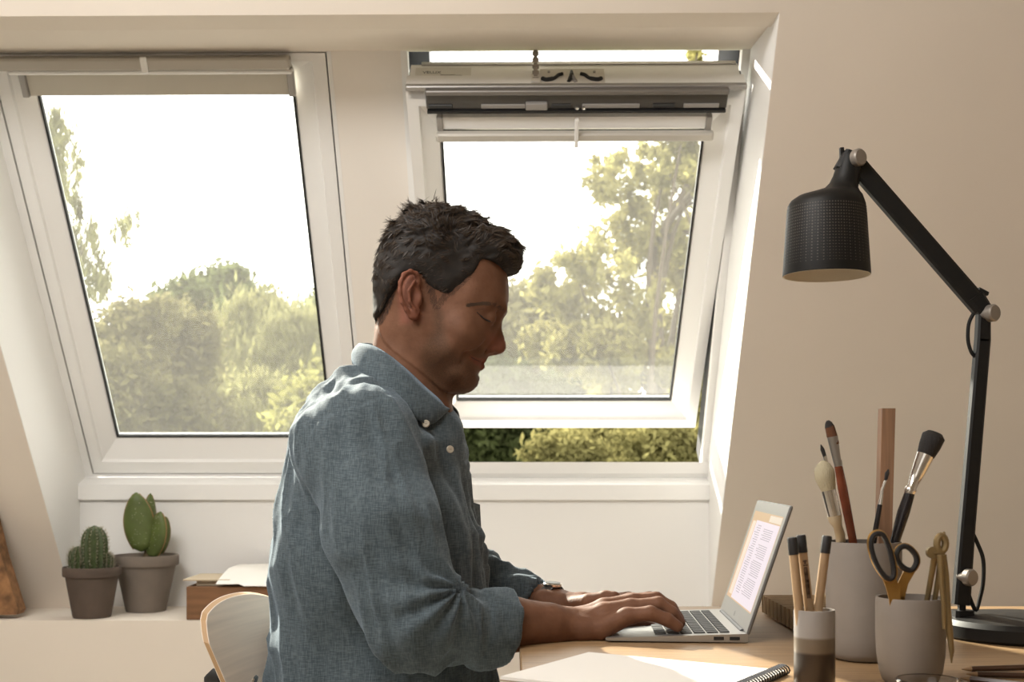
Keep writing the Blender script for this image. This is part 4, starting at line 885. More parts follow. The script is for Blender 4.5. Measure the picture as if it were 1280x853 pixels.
# hands: joints as (px, py, depth), radius
def skin_arm(parts, lo, hi, h, k=.006, sq=1.0):
    X, Y, Z = grid3(lo, hi, h); Fd = None
    for grp in parts:
        g_ = None
        for a, b in zip(grp[:-1], grp[1:]):
            c = cone(X, Y, Z, P(*a[:3]), P(*b[:3]), a[3], b[3]); g_ = c if g_ is None else smin(g_, c, .004)
        Fd = g_ if Fd is None else smin(Fd, g_, k)
    V, Q = surface_nets(Fd, lo, h); return smooth_mesh(V, Q, 1, .4), Q
near = [
    [(520, 775, 1.62, .040), (590, 782, 1.655, .042), (640, 781, 1.675, .0385), (685, 782, 1.70, .0315), (712, 783, 1.722, .0270), (735, 782, 1.73, .0250)],
    [(700, 780, 1.735, .0225), (735, 776, 1.755, .0215)], [(700, 785, 1.70, .0200), (738, 786, 1.71, .0185)],
    [(728, 786, 1.705, .0180), (752, 786, 1.702, .0160), (784, 771, 1.700, .0125)],
    [(728, 780, 1.72, .0190), (755, 768, 1.720, .0165), (788, 759, 1.722, .0120)],
    [(728, 776, 1.745, .0190), (756, 762, 1.745, .0165), (792, 752.5, 1.747, .0118)],
    [(728, 776, 1.765, .0185), (756, 762, 1.768, .0160), (788, 752, 1.772, .0118)],
    [(783, 771, 1.700, .0118), (813, 767, 1.692, .0104), (834, 775, 1.690, .0094), (847, 783.5, 1.690, .0082)],
    [(788, 760, 1.722, .0118), (823, 755.5, 1.716, .0106), (840, 767, 1.715, .0094), (850, 778.5, 1.716, .0082)],
    [(792, 753, 1.747, .0118), (820, 749.5, 1.747, .0108), (838, 760, 1.745, .0096), (848, 773, 1.745, .0083)],
    [(788, 752, 1.772, .0116), (812, 749, 1.778, .0106), (828, 757, 1.780, .0094), (837, 768, 1.780, .0082)],
    [(744, 782, 1.760, .0165), (775, 783, 1.795, .0135), (800, 783, 1.800, .0110), (815, 785, 1.800, .0085)]]
Vn, Qn = skin_arm(near, P(500, 835, 1.60)*(1, 0, 1)+(-.03, 1.56, -.02), P(860, 725, 1.82)*(1, 0, 1)+(.01, 1.83, .02), .0022)
far = [
    [(585, 735, 2.06, .036), (640, 747, 2.00, .033), (675, 751, 1.965, .0265), (700, 755, 1.945, .0235)],
    [(680, 752, 1.935, .0200), (708, 756, 1.925, .0190)], [(680, 752, 1.965, .0200), (708, 756, 1.965, .0180)],
    [(700, 757, 1.925, .0180), (725, 757, 1.918, .0160), (752, 754, 1.912, .0120)], [(700, 755, 1.94, .0180), (727, 753, 1.938, .0160), (757, 751, 1.936, .0118)],
    [(700, 756, 1.955, .0180), (727, 755, 1.958, .0155), (757, 753, 1.958, .0115)], [(700, 757, 1.965, .0170), (725, 757, 1.975, .0145), (752, 756, 1.980, .0105)],
    [(752, 754, 1.912, .0115), (780, 751, 1.905, .0100), (797, 757, 1.902, .0088), (806, 765, 1.902, .0078)], [(757, 751, 1.936, .0115), (786, 748, 1.935, .0100), (804, 755, 1.934, .0088), (813, 764, 1.934, .0078)],
    [(757, 753, 1.958, .0112), (784, 749, 1.962, .0098), (801, 756, 1.963, .0086), (810, 763, 1.963, .0076)], [(752, 756, 1.980, .0102), (774, 753, 1.990, .0088), (786, 758, 1.992, .0080), (794, 763, 1.993, .0072)],
    [(712, 758, 1.915, .0160), (736, 753, 1.880, .0130), (757, 747, 1.868, .0105), (768, 746, 1.862, .0085)]]
Vf, Qf = skin_arm(far, P(575, 800, 2.1)*(1, 0, 1)+(-.03, 1.84, 0), P(820, 715, 2.0)*(1, 0, 1)+(.02, 2.12, .0), .0025)
# inner trunk that carries neck and arms inside the shirt
hb = .009; lob = np.array((-.42, 1.52, -.42)); Xb, Yb, Zb = grid3(lob, np.array((.02, 2.22, .16)), hb)
Bq = cone(Xb, Yb, Zb, P(490, 560, DM), P(450, 900, 1.85), .060, .085, 1.25); Bq = smin(Bq, cone(Xb, Yb, Zb, P(455, 575, 1.73), P(470, 575, 1.96), .035, .035), .03)
for a, b, ra, rb in (((465, 585, 1.70), (520, 775, 1.62), .038, .037), ((470, 560, 2.02), (585, 735, 2.06), .045, .034)): Bq = smin(Bq, cone(Xb, Yb, Zb, P(*a), P(*b), ra, rb), .02)
Bq = smin(Bq, cone(Xb, Yb, Zb, P(494, 540, DM), P(495, 575, DM), .05, .05), .02)
Vb, Qb = surface_nets(Bq, lob, hb)
VV, QQ = join_vq([(Vh, Qh), (Vn, Qn), (Vf, Qf), (Vb, Qb)])
m, nt, b = nodes_mat('skin'); b.inputs['Roughness'].default_value = .62; b.inputs['Specular IOR Level'].default_value = .2
b.inputs['Subsurface Weight'].default_value = .06; b.inputs['Subsurface Radius'].default_value = (.01, .004, .002); b.inputs['Subsurface Scale'].default_value = 1.0
L = nt.links; N = nt.nodes
at_ = N.new('ShaderNodeAttribute'); at_.attribute_name = 'beard'; at2 = N.new('ShaderNodeAttribute'); at2.attribute_name = 'flush'
tc = N.new('ShaderNodeTexCoord'); no = N.new('ShaderNodeTexNoise'); no.inputs['Scale'].default_value = 45; no.inputs['Detail'].default_value = 4; L.new(tc.outputs['Object'], no.inputs['Vector'])
r0 = N.new('ShaderNodeValToRGB'); r0.color_ramp.elements[0].position = .3; r0.color_ramp.elements[1].position = .7; r0.color_ramp.elements[0].color = (.140, .064, .036, 1); r0.color_ramp.elements[1].color = (.185, .089, .052, 1); L.new(no.outputs[0], r0.inputs[0])
n2 = N.new('ShaderNodeTexNoise'); n2.inputs['Scale'].default_value = 700; n2.inputs['Detail'].default_value = 2; L.new(tc.outputs['Object'], n2.inputs['Vector'])
mm_ = N.new('ShaderNodeMath'); mm_.operation = 'MULTIPLY'; L.new(at_.outputs['Fac'], mm_.inputs[0]); L.new(n2.outputs[0], mm_.inputs[1])
mxb = N.new('ShaderNodeMix'); mxb.data_type = 'RGBA'; L.new(mm_.outputs[0], mxb.inputs[0]); L.new(r0.outputs[0], mxb.inputs[6]); mxb.inputs[7].default_value = (.075, .042, .024, 1)
mxf = N.new('ShaderNodeMix'); mxf.data_type = 'RGBA'; L.new(at2.outputs['Fac'], mxf.inputs[0]); L.new(mxb.outputs[2], mxf.inputs[6]); mxf.inputs[7].default_value = (.24, .075, .05, 1); L.new(mxf.outputs[2], b.inputs['Base Color'])
n3 = N.new('ShaderNodeTexNoise'); n3.inputs['Scale'].default_value = 260; n3.inputs['Detail'].default_value = 5; L.new(tc.outputs['Object'], n3.inputs['Vector']); bp = N.new('ShaderNodeBump'); bp.inputs['Strength'].default_value = .35; bp.inputs['Distance'].default_value = .0012; L.new(n3.outputs[0], bp.inputs['Height']); L.new(bp.outputs[0], b.inputs['Normal'])
M_skin = m
man = build('person', (VV, QQ), M_skin, None, smooth=True, sharp=None)
tag(man, 'man in a blue grey button down shirt with rolled sleeves typing on the laptop', 'person')
ppx = 640+VV[:, 0]/DM*F; ppy = HY-VV[:, 2]/DM*F; ishead = np.arange(len(VV)) < len(Vh)
def mask(poly, soft=.006):
    d = poly_sdf(VV[:, 0], VV[:, 2], px2(poly)); return np.clip(.5-d/soft, 0, 1)*ishead
beard = np.maximum(mask([(548, 385), (556, 400), (560, 430), (575, 450), (585, 456), (598, 466), (615, 470), (610, 500), (545, 500), (530, 465), (532, 440), (545, 420)], .012)*1.25, mask([(611, 443), (604, 449), (592, 447), (590, 442), (600, 436)], .005)*.6)
flush = np.maximum(mask([(607, 449), (606, 462), (594, 458), (587, 450), (590, 448), (598, 450)], .003)*.55, mask([(500, 345), (530, 345), (532, 410), (505, 412)], .008)*.45); flush = np.maximum(flush, mask([(610, 420), (640, 420), (640, 446), (612, 446)], .012)*.45)
for nm, a in (('beard', beard), ('flush', flush)):
    at_ = man.data.attributes.new(nm, 'FLOAT', 'POINT'); at_.data.foreach_set('value', a.astype(np.float32))
def SP(px, py, s=-1, off=0.): y = surf(px, py, s); q = px2([(px, py)])[0]; return np.array((q[0], DM+y+s*off, q[1]))
# eye: dark lash line and a sliver of the eyeball under the lid
M_lash = mat('lash_dark', (.015, .010, .008), .6)
M_hair = mat('hair_brown', (.009, .0055, .0035), .75, var=.35, vscale=60)
for s in (-1, 1):
    pts = [SP(x, y, s, .0004) for x, y in ((597.5, 396.5), (600.5, 399), (604.5, 402.5), (608.5, 405), (613, 406.5))]
    build('eyelashes', MB().tube(catmull(pts, 4), [.0006]*6+[.0011]*6+[.0013]*5, 6), M_lash, man, smooth=True)
    lm = MB()
    for k in range(12):
        q = SP(603+k*.85, 401.6+k*.42, s, .0006); e_ = q+np.array((.0065, s*.001, -.0040)); w = np.array((0, .0003, .0004)); lm.add([q-w, q+w, e_], [(0, 1, 2)])
    build('eyelash_hairs', lm, M_lash, man, fix=False)
    mo_ = [SP(x, y, s, -.0001) for x, y in ((585, 446.5), (589.5, 449.3), (594, 451.3), (598, 452.7), (601, 453.4))]; build('lip_crease_shade', MB().tube(catmull(mo_, 4), [.0003]*5+[.0008]*9+[.0006]*3, 6), mat('lip_crease_shade', (.06, .018, .012), .7), man, smooth=True)  # dark tube stands in for the shade between the lips
    cr_ = [SP(x, y, s, -.0002) for x, y in ((595, 394), (600, 393), (606, 392.5), (612, 393.5))]; build('lid_crease_shade', MB().tube(catmull(cr_, 3), .0005, 5), mat('crease_shade', (.10, .045, .025), .7), man, smooth=True)  # brown tube: shade of the lid fold put in as colour
    bm_ = MB(); g = random.Random(8)
    for k in range(520):
        f = g.random(); px = 588+f*43; py = 389.5-3.0*math.sin(PI*min(1, f*1.0))-1.2*f+g.uniform(-2.4, 2.4)*(.5+.6*f)+(1.5 if f > .8 else 0)*(f-.8)*5
        if surf(px, py, s) == 0: continue
        q = SP(px, py, s, .0002); q2 = q+np.array((-.0055, s*.0018, .0014+g.uniform(-.0015, .001))); w = np.array((.0001, 0, .00045)); bm_.add([q-w, q+w, q2], [(0, 1, 2)])
    build('eyebrow', bm_, mat('brow_brown', (.06, .032, .018), .6), man, fix=False)
# ---- hair: thick cap with locks plus single strands
hairout = [(641, 345), (651, 338), (655, 322), (650, 305), (640, 294), (630, 288.5), (610, 281), (590, 266), (566, 259), (540, 254.5), (522, 256), (500, 272), (486, 288), (477, 304), (469, 330), (466, 352), (466, 385), (468, 403), (480, 406), (520, 380), (560, 400), (600, 380), (630, 345)]
hline = [(660, 352), (640, 346), (633, 344), (622, 333), (610, 329), (601, 331), (597, 340), (592, 352), (582, 364), (570, 372), (560, 380), (553, 390), (547, 391), (543, 378), (540, 362), (532, 350), (520, 345), (508, 349), (501, 361), (495, 378), (487, 396), (478, 408), (466, 408), (450, 400), (450, 240), (660, 240)]
hi2 = hi.copy(); hi2[0] = px2([(665, 0)])[0][0]; X, Y, Z = grid3(lo, hi2, h); x2, z2 = X[:, 0, :], Z[:, 0, :]
cpA = [(540, 320, .084, .060), (490, 350, .080, .055), (600, 300, .066, .045), (620, 330, .060, .040), (640, 315, .050, .030), (590, 360, .071, .05), (550, 375, .0755, .05), (480, 395, .066, .05), (545, 265, .080, .055)]
HC, wC, sC = half(hairout, cpA, 2)
reg = poly_sdf(x2, z2, chaikin(px2(hline), 1))[:, None, :]
# follow the head closely on the sides: cap = head offset by the hair thickness
HC = smax(HC, reg-.0028+.0*Y, .004)
Hn = (vnoise(np.stack((X*1.0+Z*.55, Y*.55, Z*1.4-X*.35), -1), 75, 1)*.0045+np.sin((Z*1.0-X*.55+.012*vnoise(np.stack((X, Y, Z), -1), 40, 12))*520)*.0008*np.clip((Z-px2([(0, 350)])[0][1])/.05, 0, 1)+vnoise(np.stack((X+Z*.4, Y*.6, Z*1.6-X*.4), -1), 150, 5)*.0018)
topw = np.clip((Z-px2([(0, 345)])[0][1])/.05, 0.18, 1)
HC = HC+Hn*topw*1.2
Vc, Qc = surface_nets(HC, lo, h); Nc = vnormals(Vc, Qc)
Vc = smooth_mesh(Vc, Qc, 1, .35)
if (Nc[:, 2]*(Vc[:, 2]-Vc[:, 2].mean())).sum() < 0: Nc = -Nc
Vw = Vc.copy(); Vw[:, 1] += DM
hair = build('hair', (Vw, Qc), M_hair, man, smooth=True, sharp=None)
g = np.random.default_rng(11); keep = np.abs(poly_sdf(Vc[:, 0], Vc[:, 2], px2(hline))) < 1; ins = poly_sdf(Vc[:, 0], Vc[:, 2], px2(hline)) < .0015
ii = np.where(ins & (Nc[:, 1]*np.sign(Vc[:, 1]) > -.6))[0]; ii = g.choice(ii, 20000)
fl = [((645, 310), (.75, -.65)), ((625, 290), (.9, -.1)), ((600, 275), (.9, .05)), ((560, 262), (.6, .3)), ((520, 268), (-.3, .5)), ((490, 300), (-.6, -.5)), ((472, 350), (-.25, -1)), ((480, 395), (-.1, -1)), ((520, 330), (-.7, -.5)), ((560, 300), (-.2, .6)), ((600, 310), (.5, .5)), ((590, 350), (-.75, .1)), ((555, 375), (-.5, -.8)), ((560, 340), (-.9, -.1)), ((625, 320), (.6, .2))]
fp = px2([a for a, _ in fl]); R0 = Vc[ii]; N0 = Nc[ii]
fx = idw(R0[:, 0], R0[:, 2], fp, [v[0] for _, v in fl]); fz = idw(R0[:, 0], R0[:, 2], fp, [v[1] for _, v in fl])
T = np.stack((fx, g.normal(0, .15, len(ii)), fz), 1)+.55*np.stack((vnoise(R0, 60, 3), vnoise(R0, 60, 4), vnoise(R0, 60, 6)), 1)
up_ = np.clip((R0[:, 2]-px2([(0, 370)])[0][1])/.09, .15, 1); Ls = (.009+.010*up_*g.random(len(ii)))
pos = R0-N0*.0008; SV = [pos.copy()]
for st_ in range(4):
    Tt = T-N0*(T*N0).sum(1)[:, None]; Tt /= np.linalg.norm(Tt, axis=1, keepdims=True)+1e-9
    pos = pos+Tt*(Ls/4)[:, None]+N0*(.00042*up_*(1-.35*st_))[:, None]; SV.append(pos.copy()); T = T+.25*np.stack((vnoise(pos, 110, 8), vnoise(pos, 110, 9), vnoise(pos, 110, 10)), 1)
SV = np.stack(SV, 1); wv = np.cross(T, N0+g.normal(0, .5, N0.shape)); wv /= np.linalg.norm(wv, axis=1, keepdims=True)+1e-9
wd = np.array((.00045, .00045, .0004, .0003, .00006)); Av = SV-wv[:, None]*wd[None, :, None]; Bv = SV+wv[:, None]*wd[None, :, None]; V = np.concatenate((Av, Bv), 1).reshape(-1, 3); V[:, 1] += DM
o_ = np.arange(len(ii))[:, None]*10; Q = np.stack([np.stack((o_[:, 0]+k, o_[:, 0]+k+1, o_[:, 0]+5+k+1, o_[:, 0]+5+k), 1) for k in range(4)], 1).reshape(-1, 4)
tag(build('hair_strands', (V, Q), mat('hair_strand', (.034, .019, .009), .5), hair), kind='stuff')

# short hairs that soften the hairline on the skin
d2 = poly_sdf(Vh[:, 0], Vh[:, 2], chaikin(px2(hline), 1)); Nh = vnormals(Vh, Qh); Nh = Nh if ((Vh-Vh.mean(0))*Nh).sum() > 0 else -Nh
i2 = np.where((d2 > -.008) & (d2 < .0030) & (Vh[:, 2] > px2([(0, 425)])[0][1]) & (Vh[:, 0] < px2([(618, 0)])[0][0]) & (np.abs(Vh[:, 1]-DM) > .03))[0]
px_, py_ = 640+Vh[i2, 0]/KM, HY-Vh[i2, 2]/KM; i2 = i2[~((px_ > 503) & (px_ < 536) & (py_ > 347) & (py_ < 412))]; i2 = g.choice(i2, min(len(i2)*2, 5000))
i2 = i2[g.random(len(i2)) > d2[i2]/.0045]
R2, N2 = Vh[i2], Nh[i2]; T2 = np.stack((idw(R2[:, 0], R2[:, 2], fp, [v[0] for _, v in fl]), g.normal(0, .2, len(i2)), idw(R2[:, 0], R2[:, 2], fp, [v[1] for _, v in fl])-.3), 1)
T2 -= N2*(T2*N2).sum(1)[:, None]; T2 /= np.linalg.norm(T2, axis=1, keepdims=True); ws = np.cross(T2, N2)*.00022
Vv = np.stack((R2-ws, R2+ws, R2+T2*.0055+N2*.0012), 1).reshape(-1, 3); tag(build('hairline_hairs', (Vv, np.arange(len(Vv)).reshape(-1, 3)), M_hair, hair), kind='stuff')

# ---- shirt
def linen():
    m, nt, b = nodes_mat('linen_blue'); N, L = nt.nodes, nt.links; b.inputs['Roughness'].default_value = .85; b.inputs['Specular IOR Level'].default_value = .2
    b.inputs['Sheen Weight'].default_value = .25; b.inputs['Sheen Tint'].default_value = (.6, .75, .9, 1)
    tc = N.new('ShaderNodeTexCoord'); cols = []
    for sc_, st in ((1, (90, 90, 900)), (2, (900, 90, 70))):
        mp = N.new('ShaderNodeMapping'); mp.inputs['Scale'].default_value = st; L.new(tc.outputs['Object'], mp.inputs[0]); n = N.new('ShaderNodeTexNoise'); n.inputs['Scale'].default_value = 1; n.inputs['Detail'].default_value = 4; L.new(mp.outputs[0], n.inputs['Vector']); cols.append(n)
    ad = N.new('ShaderNodeMath'); ad.operation = 'ADD'; L.new(cols[0].outputs[0], ad.inputs[0]); L.new(cols[1].outputs[0], ad.inputs[1])
    r = N.new('ShaderNodeValToRGB'); r.color_ramp.elements[0].position = .42; r.color_ramp.elements[1].position = .60; r.color_ramp.elements[0].color = (.050, .066, .076, 1); r.color_ramp.elements[1].color = (.105, .132, .148, 1)
    hf = N.new('ShaderNodeMath'); hf.operation = 'MULTIPLY'; hf.inputs[1].default_value = .5; L.new(ad.outputs[0], hf.inputs[0]); L.new(hf.outputs[0], r.inputs[0]); L.new(r.outputs[0], b.inputs['Base Color'])
    bp = N.new('ShaderNodeBump'); bp.inputs['Strength'].default_value = .4; bp.inputs['Distance'].default_value = .001; L.new(ad.outputs[0], bp.inputs['Height']); L.new(bp.outputs[0], b.inputs['Normal']); return m
M_sh = linen()
hs = .0042; DS = 1.84; los = np.array((-.385, 1.50, -.36)); his = np.array((.07, 2.16, .205)); X, Y, Z = grid3(los, his, hs); x2, z2 = X[:, 0, :], Z[:, 0, :]
Yd = Y-DS
def p2(poly, d=DS): return np.array([((x-640)*d/F, (HY-y)*d/F) for x, y in poly])
tor = [(462, 446), (447, 455), (425, 470), (402, 492), (384, 520), (369, 552), (360, 590), (353, 640), (348, 690), (347, 740), (347, 790), (341, 850), (339, 900), (625, 900), (614, 830), (611, 780), (606, 730), (601, 690), (595, 650), (588, 610), (582, 570), (577, 545), (571, 525), (556, 508), (530, 480)]
sdf = poly_sdf(x2, z2, chaikin(p2(tor), 2))
cpt = p2([(545, 512), (565, 530), (520, 490), (500, 520), (540, 560), (480, 455), (500, 480), (460, 500), (480, 530), (420, 560), (480, 600), (560, 560), (575, 640), (470, 700), (400, 700), (590, 720), (480, 850), (360, 800)])
A = idw(x2, z2, cpt, [.062, .075, .100, .155, .150, .060, .095, .13, .175, .19, .195, .12, .15, .185, .18, .155, .18, .17]); A = blur2(A, 6)
Rr = .115-.055*np.clip((z2-p2([(0, 590)])[0][1])/.06, 0, 1); tt = np.clip(-sdf/Rr, 0, 1); wT = blur2(A*np.clip(1-(1-tt)**2.3, 0, 1)**(1/2.3)*(sdf < 0), 3); gx, gz = np.gradient(wT, hs)
TT = np.where((sdf > 0)[:, None, :], np.sqrt(Yd**2+np.maximum(sdf, 0)[:, None, :]**2), (np.abs(Yd)-wT[:, None, :])/np.sqrt(1+gx**2+gz**2)[:, None, :])
def cn(a, b, ra, rb): return cone(X, Y, Z, P(*a), P(*b), ra, rb)
arm = smin(cn((450, 562, 1.685), (480, 660, 1.625), .072, .071), cn((478, 660, 1.625), (521, 772, 1.600), .071, .066), .02)
arm = smin(arm, ball(X, Y, Z, P(443, 556, 1.70), .075), .03)
fore = cn((521, 774, 1.600), (598, 786, 1.655), .063, .051)
arm = smin(arm, fore, .018)
SH = smin(TT, arm, .012)
farm = smin(cn((470, 556, 1.985), (560, 700, 2.06), .068, .056), cn((560, 708, 2.06), (655, 752, 1.985), .052, .036), .02)
SH = smin(SH, farm, .015)
cuff = np.maximum(cn((594, 786, 1.652), (634, 784, 1.672), .0535, .0500), -((X-P(596, 786, 1.655)[0])))
dcx = nrm(P(640, 781, 1.675)-P(590, 784, 1.650)); cc0 = P(604, 786, 1.657); along = (X-cc0[0])*dcx[0]+(Y-cc0[1])*dcx[1]+(Z-cc0[2])*dcx[2]
cuff = np.maximum(cn((580, 786, 1.645), (660, 783, 1.687), .0545, .0500), np.abs(along-.016)-.0215+.010*0)
cuff = smax(cn((580, 786, 1.645), (660, 783, 1.687), .0580, .0530), np.abs(along-.012-.16*(Z-cc0[2]))-.024, .003)
SH = smin(SH, cuff, .002)
dfx = nrm(P(670, 757, 1.975)-P(630, 742, 2.00)); cf0 = P(655, 751, 1.985); alf = (X-cf0[0])*dfx[0]+(Y-cf0[1])*dfx[1]+(Z-cf0[2])*dfx[2]
SH = smin(SH, smax(cn((630, 743, 2.00), (675, 758, 1.97), .042, .038), np.abs(alf)-.020, .006), .002)
# openings: near cuff, far cuff, neck
SH = smax(SH, -np.maximum(cn((590, 784, 1.655), (690, 781, 1.700), .0455, .044), -(along-.020)), .002)
SH = smax(SH, -np.maximum(cn((640, 747, 2.00), (690, 757, 1.955), .0335, .031), -(alf-.006)), .002)
SH = smax(SH, -cone(X, Y, Z, P(508, 462, DM), P(525, 380, DM), .052, .075), .004)
# cloth folds worked into the volume
def ridged(p, sc_, sd_): return 1-np.abs(vnoise(p, sc_, sd_))*2.2
Vs, Qs = surface_nets(SH, los, hs); Vs = smooth_mesh(Vs, Qs, 2, .45); Ns = vnormals(Vs, Qs)
cen = Vs.mean(0)
if ((Vs-cen)*Ns).sum() < 0: Ns = -Ns
q = Vs
sx, sz = 640+q[:, 0]/q[:, 1]*F, HY-q[:, 2]/q[:, 1]*F; nearm = np.clip((1.74-q[:, 1])/.06, 0, 1)
fold1 = ridged(np.stack((q[:, 0]*.9+q[:, 2]*.5, q[:, 1]*.8, q[:, 2]*.55-q[:, 0]*.3), 1), 17, 1)*.0075
fold2 = ridged(np.stack((q[:, 0]*1.6+q[:, 2]*.35, q[:, 1], q[:, 2]*.30), 1), 30, 2)*.0034
elb = np.exp(-(((sx-545)/62)**2+((sz-758)/62)**2))*nearm
rad = np.arctan2(sz-738, sx-572); fold3 = elb*np.sin(rad*11+1.2*vnoise(q, 30, 4))*.0055
front = np.clip((sx-540)/30, 0, 1)*np.clip((sz-560)/60, 0, 1)*(1-nearm); fold4 = front*np.sin(q[:, 1]*150+q[:, 2]*14+2*vnoise(q, 12, 7))*.0035
cufm = np.clip((q[:, 0]-P(600, 0, 1.66)[0])/.004, 0, 1)*nearm; fold5 = cufm*np.sin(np.arctan2(q[:, 2]-cc0[2], q[:, 1]-cc0[1])*6)*.0009
seam = -.0022*np.exp(-((sx-(402+np.clip((sz-500), -20, 300)*.0+0))**2/40+0))*0
Vs = Vs+Ns*((fold1+fold2)*(1-cufm*.7)+fold3+fold4+fold5)[:, None]
# shoulder seam groove of the near sleeve
sm = catmull([(384, 560), (388, 538), (402, 521), (430, 508), (462, 501), (490, 499)], 6)
dist = np.min(np.sqrt((sx[:, None]-sm[None, :, 0])**2+(sz[:, None]-sm[None, :, 1])**2), 1); Vs = Vs-Ns*(.0024*np.exp(-(dist/2.6)**2)*(q[:, 1] < 1.84))[:, None]
shirt = build('shirt', (Vs, Qs), M_sh, man, smooth=True, sharp=None)
# collar: one folded strip around the neck, both leaves
def strip(topp, lowp, nm, th, parent, rows_=5, bulge=.006):
    T_ = catmull(topp, 6); B_ = catmull(lowp, 6); n = len(T_); V = []
    for i in range(n):
        for j in range(rows_+1):
            f = j/rows_; c = T_[i]*(1-f)+B_[i]*f; o = nrm(np.array((c[0]-P(505, 480, DM)[0], c[1]-DM, .03))); V.append(c+o*bulge*math.sin(PI*f))
    V = np.array(V); Fq = np.array([(i*(rows_+1)+j, (i+1)*(rows_+1)+j, (i+1)*(rows_+1)+j+1, i*(rows_+1)+j+1) for i in range(n-1) for j in range(rows_)])
    o = build(nm, (V, Fq), M_sh, parent, smooth=True, sharp=None); md = o.modifiers.new('thick', 'SOLIDIFY'); md.thickness = th; md.offset = 0; return o
def CP(px, py, y): d = DM+y; a = P(px, py, d); return a
topn = [CP(558, 511, -.020), CP(548, 499, -.042), CP(530, 483, -.056), CP(510, 464, -.064), CP(487, 445, -.060), CP(467, 433, -.040), CP(452, 430, -.014), CP(450, 430, .014), CP(466, 431, .042), CP(488, 441, .062), CP(512, 458, .066), CP(534, 478, .060), CP(553, 496, .046), CP(566, 508, .024)]
lown = [CP(557, 516, -.030), CP(537, 531, -.074), CP(515, 519, -.096), CP(492, 498, -.098), CP(466, 477, -.085), CP(449, 464, -.055), CP(442, 456, -.018), CP(442, 456, .018), CP(449, 464, .055), CP(470, 475, .085), CP(498, 492, .098), CP(522, 512, .096), CP(556, 532, .074), CP(572, 532, .034)]
collar = strip(topn, lown, 'collar', .0022, shirt)
stn = [c+np.array((0, (DM-c[1])*.06, .001)) for c in topn]; sto = [CP(557, 524, -.018), CP(545, 515, -.040), CP(528, 502, -.056), CP(508, 485, -.066), CP(486, 466, -.062), CP(466, 452, -.042), CP(452, 448, -.014), CP(450, 448, .014), CP(465, 450, .042), CP(487, 462, .064), CP(511, 480, .068), CP(533, 500, .060), CP(553, 516, .045), CP(565, 526, .024)]
strip(stn, sto, 'collar_band', .0018, shirt, 3, .001)
M_but = mat('shell_button', (.46, .40, .31), .3); 
def sbut(px, py, d, ax, r=.0056): 
    o = build('button', MB().lathe([(r*.8, -.001), (r, 0), (r, .0012), (r*.8, .0022), (r*.7, .0016), (.0008, .0014)], P(px, py, d), 20, nrm(ax)), M_but, shirt, smooth=True, sharp=30)
    for sx_ in (-1, 1): build('button_hole', MB().lathe([(.0006, 0), (.0006, .0004)], P(px, py, d)+nrm(ax)*.0016+np.array((sx_*.001, 0, 0)), 6, nrm(ax)), M_lash, o)
Vsw = Vs
def front_d(px, py, rad=5):
    s_ = (np.abs(sx-px) < rad) & (np.abs(sz-py) < rad); return Vs[s_, 1].min() if s_.any() else DM-.05
sbut(532.5, 530, DM-.0835, (-.1, -1, .1)); sbut(562.5, 562, front_d(562.5, 562)-.0005, (.45, -1, .1)); sbut(553, 523, DM-.036, (.3, -1, .1), .005)
# placket strip down the front and breast pocket edge
pl_ = []
for py in range(520, 860, 12):
    f = (py-520)/340; px = np.interp(py, [520, 545, 570, 610, 650, 690, 730, 780, 860], [566, 570, 574, 583, 589, 594, 598, 603, 612]); pl_.append((px, py))
mb = MB(); n = 0
for px, py in pl_:
    d0 = front_d(px-3, py); d1 = front_d(px-9, py)
    a = P(px-2, py, d0-.0010); b_ = P(px-14, py, d1-.0012); mb.v += [tuple(a), tuple(b_), tuple(a+np.array((.002, .004, 0))), tuple(b_+np.array((0, .004, 0)))]; n += 1
mb.f = [f for i in range(n-1) for f in ((4*i, 4*i+4, 4*i+5, 4*i+1), (4*i+2, 4*i+3, 4*i+7, 4*i+6), (4*i, 4*i+2, 4*i+6, 4*i+4), (4*i+1, 4*i+5, 4*i+7, 4*i+3))]+[(0, 1, 3, 2), (4*n-4, 4*n-2, 4*n-1, 4*n-3)]
#build('placket', mb, M_sh, shirt, smooth=True)
m = MB(); q0 = [P(588, 628, 1.90), P(597, 631, 1.93), P(600, 690, 1.93), P(592, 690, 1.90)]; m.add(q0+[q+np.array((.004, -.004, 0)) for q in q0], [(0, 1, 2, 3), (7, 6, 5, 4), (0, 4, 5, 1), (1, 5, 6, 2), (2, 6, 7, 3), (3, 7, 4, 0)]); build('pocket', m, M_sh, shirt)
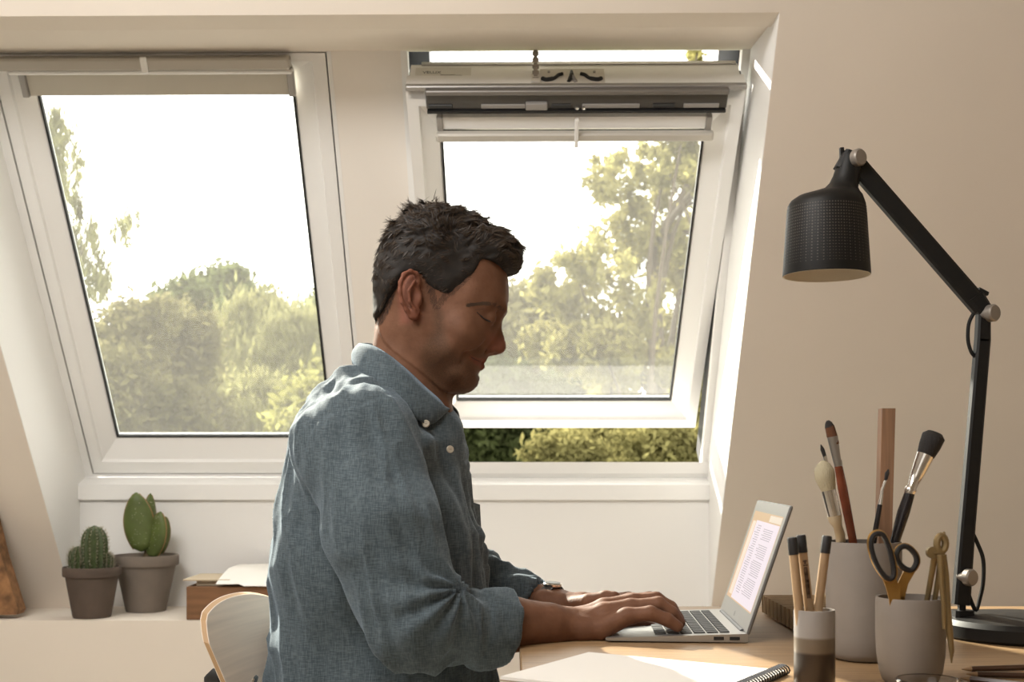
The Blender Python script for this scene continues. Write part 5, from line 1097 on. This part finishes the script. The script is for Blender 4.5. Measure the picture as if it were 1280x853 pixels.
# ---- watch on the far wrist
wc = P(689, 753.5, 1.952); ax = nrm(P(700, 755, 1.945)-P(675, 751, 1.965)); u1 = nrm(np.cross(ax, (0, 0, 1))); u2 = np.cross(u1, ax)
if u2[2] < 0: u2 = -u2
wt = build('wristwatch', MB().tube([wc+u1*.0305*math.cos(a)+u2*.0262*math.sin(a) for a in np.linspace(0, 2*PI, 33)[:-1]], .0026, 8, closed=True), mat('watch_strap', (.02, .016, .014), .5), man, smooth=True)
m = MB()
for i in range(33):
    a = 2*PI*i/33
    for dx, dr in ((-.009, 0), (.009, 0), (.009, .0028), (-.009, .0028)): m.v.append(tuple(wc+ax*dx+u1*(.0300+dr)*math.cos(a)+u2*(.0262+dr)*math.sin(a)))
m.f = [(4*i+k, 4*i+(k+1) % 4, 4*((i+1) % 33)+(k+1) % 4, 4*((i+1) % 33)+k) for i in range(33) for k in range(4)]; build('strap', m, mat('strap_black', (.018, .015, .014), .45), wt, smooth=False)
build('watch_case', MB().lathe([(.014, 0), (.015, .001), (.015, .0040), (.0135, .0055), (.001, .0058)], wc+u2*.0265, 28, u2), M_steel, wt, smooth=True, sharp=30)
build('watch_dial', MB().lathe([(.0125, 0), (.0125, .0004)], wc+u2*.0324, 28, u2), M_blk, wt)
# ---- trousers and shoes, mostly below the frame
ht = .012; lot = np.array((-.46, 1.58, -1.0)); hit = np.array((.42, 2.12, -.28)); X, Y, Z = grid3(lot, hit, ht)
TR = ball(X, Y, Z, (-.215, 1.85, -.43), .125, (1, 1.3, .9))
for y0, y1 in ((1.76, 1.74), (1.94, 1.97)):
    TR = smin(TR, cone(X, Y, Z, (-.20, y0, -.45), (.20, y1, -.44), .082, .062), .04); TR = smin(TR, cone(X, Y, Z, (.20, y1, -.44), (.22, y1, -.90), .058, .045), .02)
Vt_, Qt_ = surface_nets(TR, lot, ht); Vt_ = smooth_mesh(Vt_, Qt_, 2); build('trousers', (Vt_, Qt_), mat('dark_trousers', (.02, .022, .028), .85), man, smooth=True, sharp=None)
for y1 in (1.74, 1.97):
    X, Y, Z = grid3((.12, y1-.08, -1.01), (.46, y1+.08, -.84), .008); S_ = smin(cone(X, Y, Z, (.20, y1, -.955), (.36, y1, -.968), .042, .032), cone(X, Y, Z, (.20, y1, -.955), (.22, y1, -.88), .04, .036), .02); S_ = smax(S_, -(Z+.9985), .004)
    Vv, Qv = surface_nets(S_, np.array((.12, y1-.08, -1.01)), .008); build('shoe', (smooth_mesh(Vv, Qv, 1), Qv), mat('shoe_leather', (.05, .03, .02), .4), man, smooth=True, sharp=None)
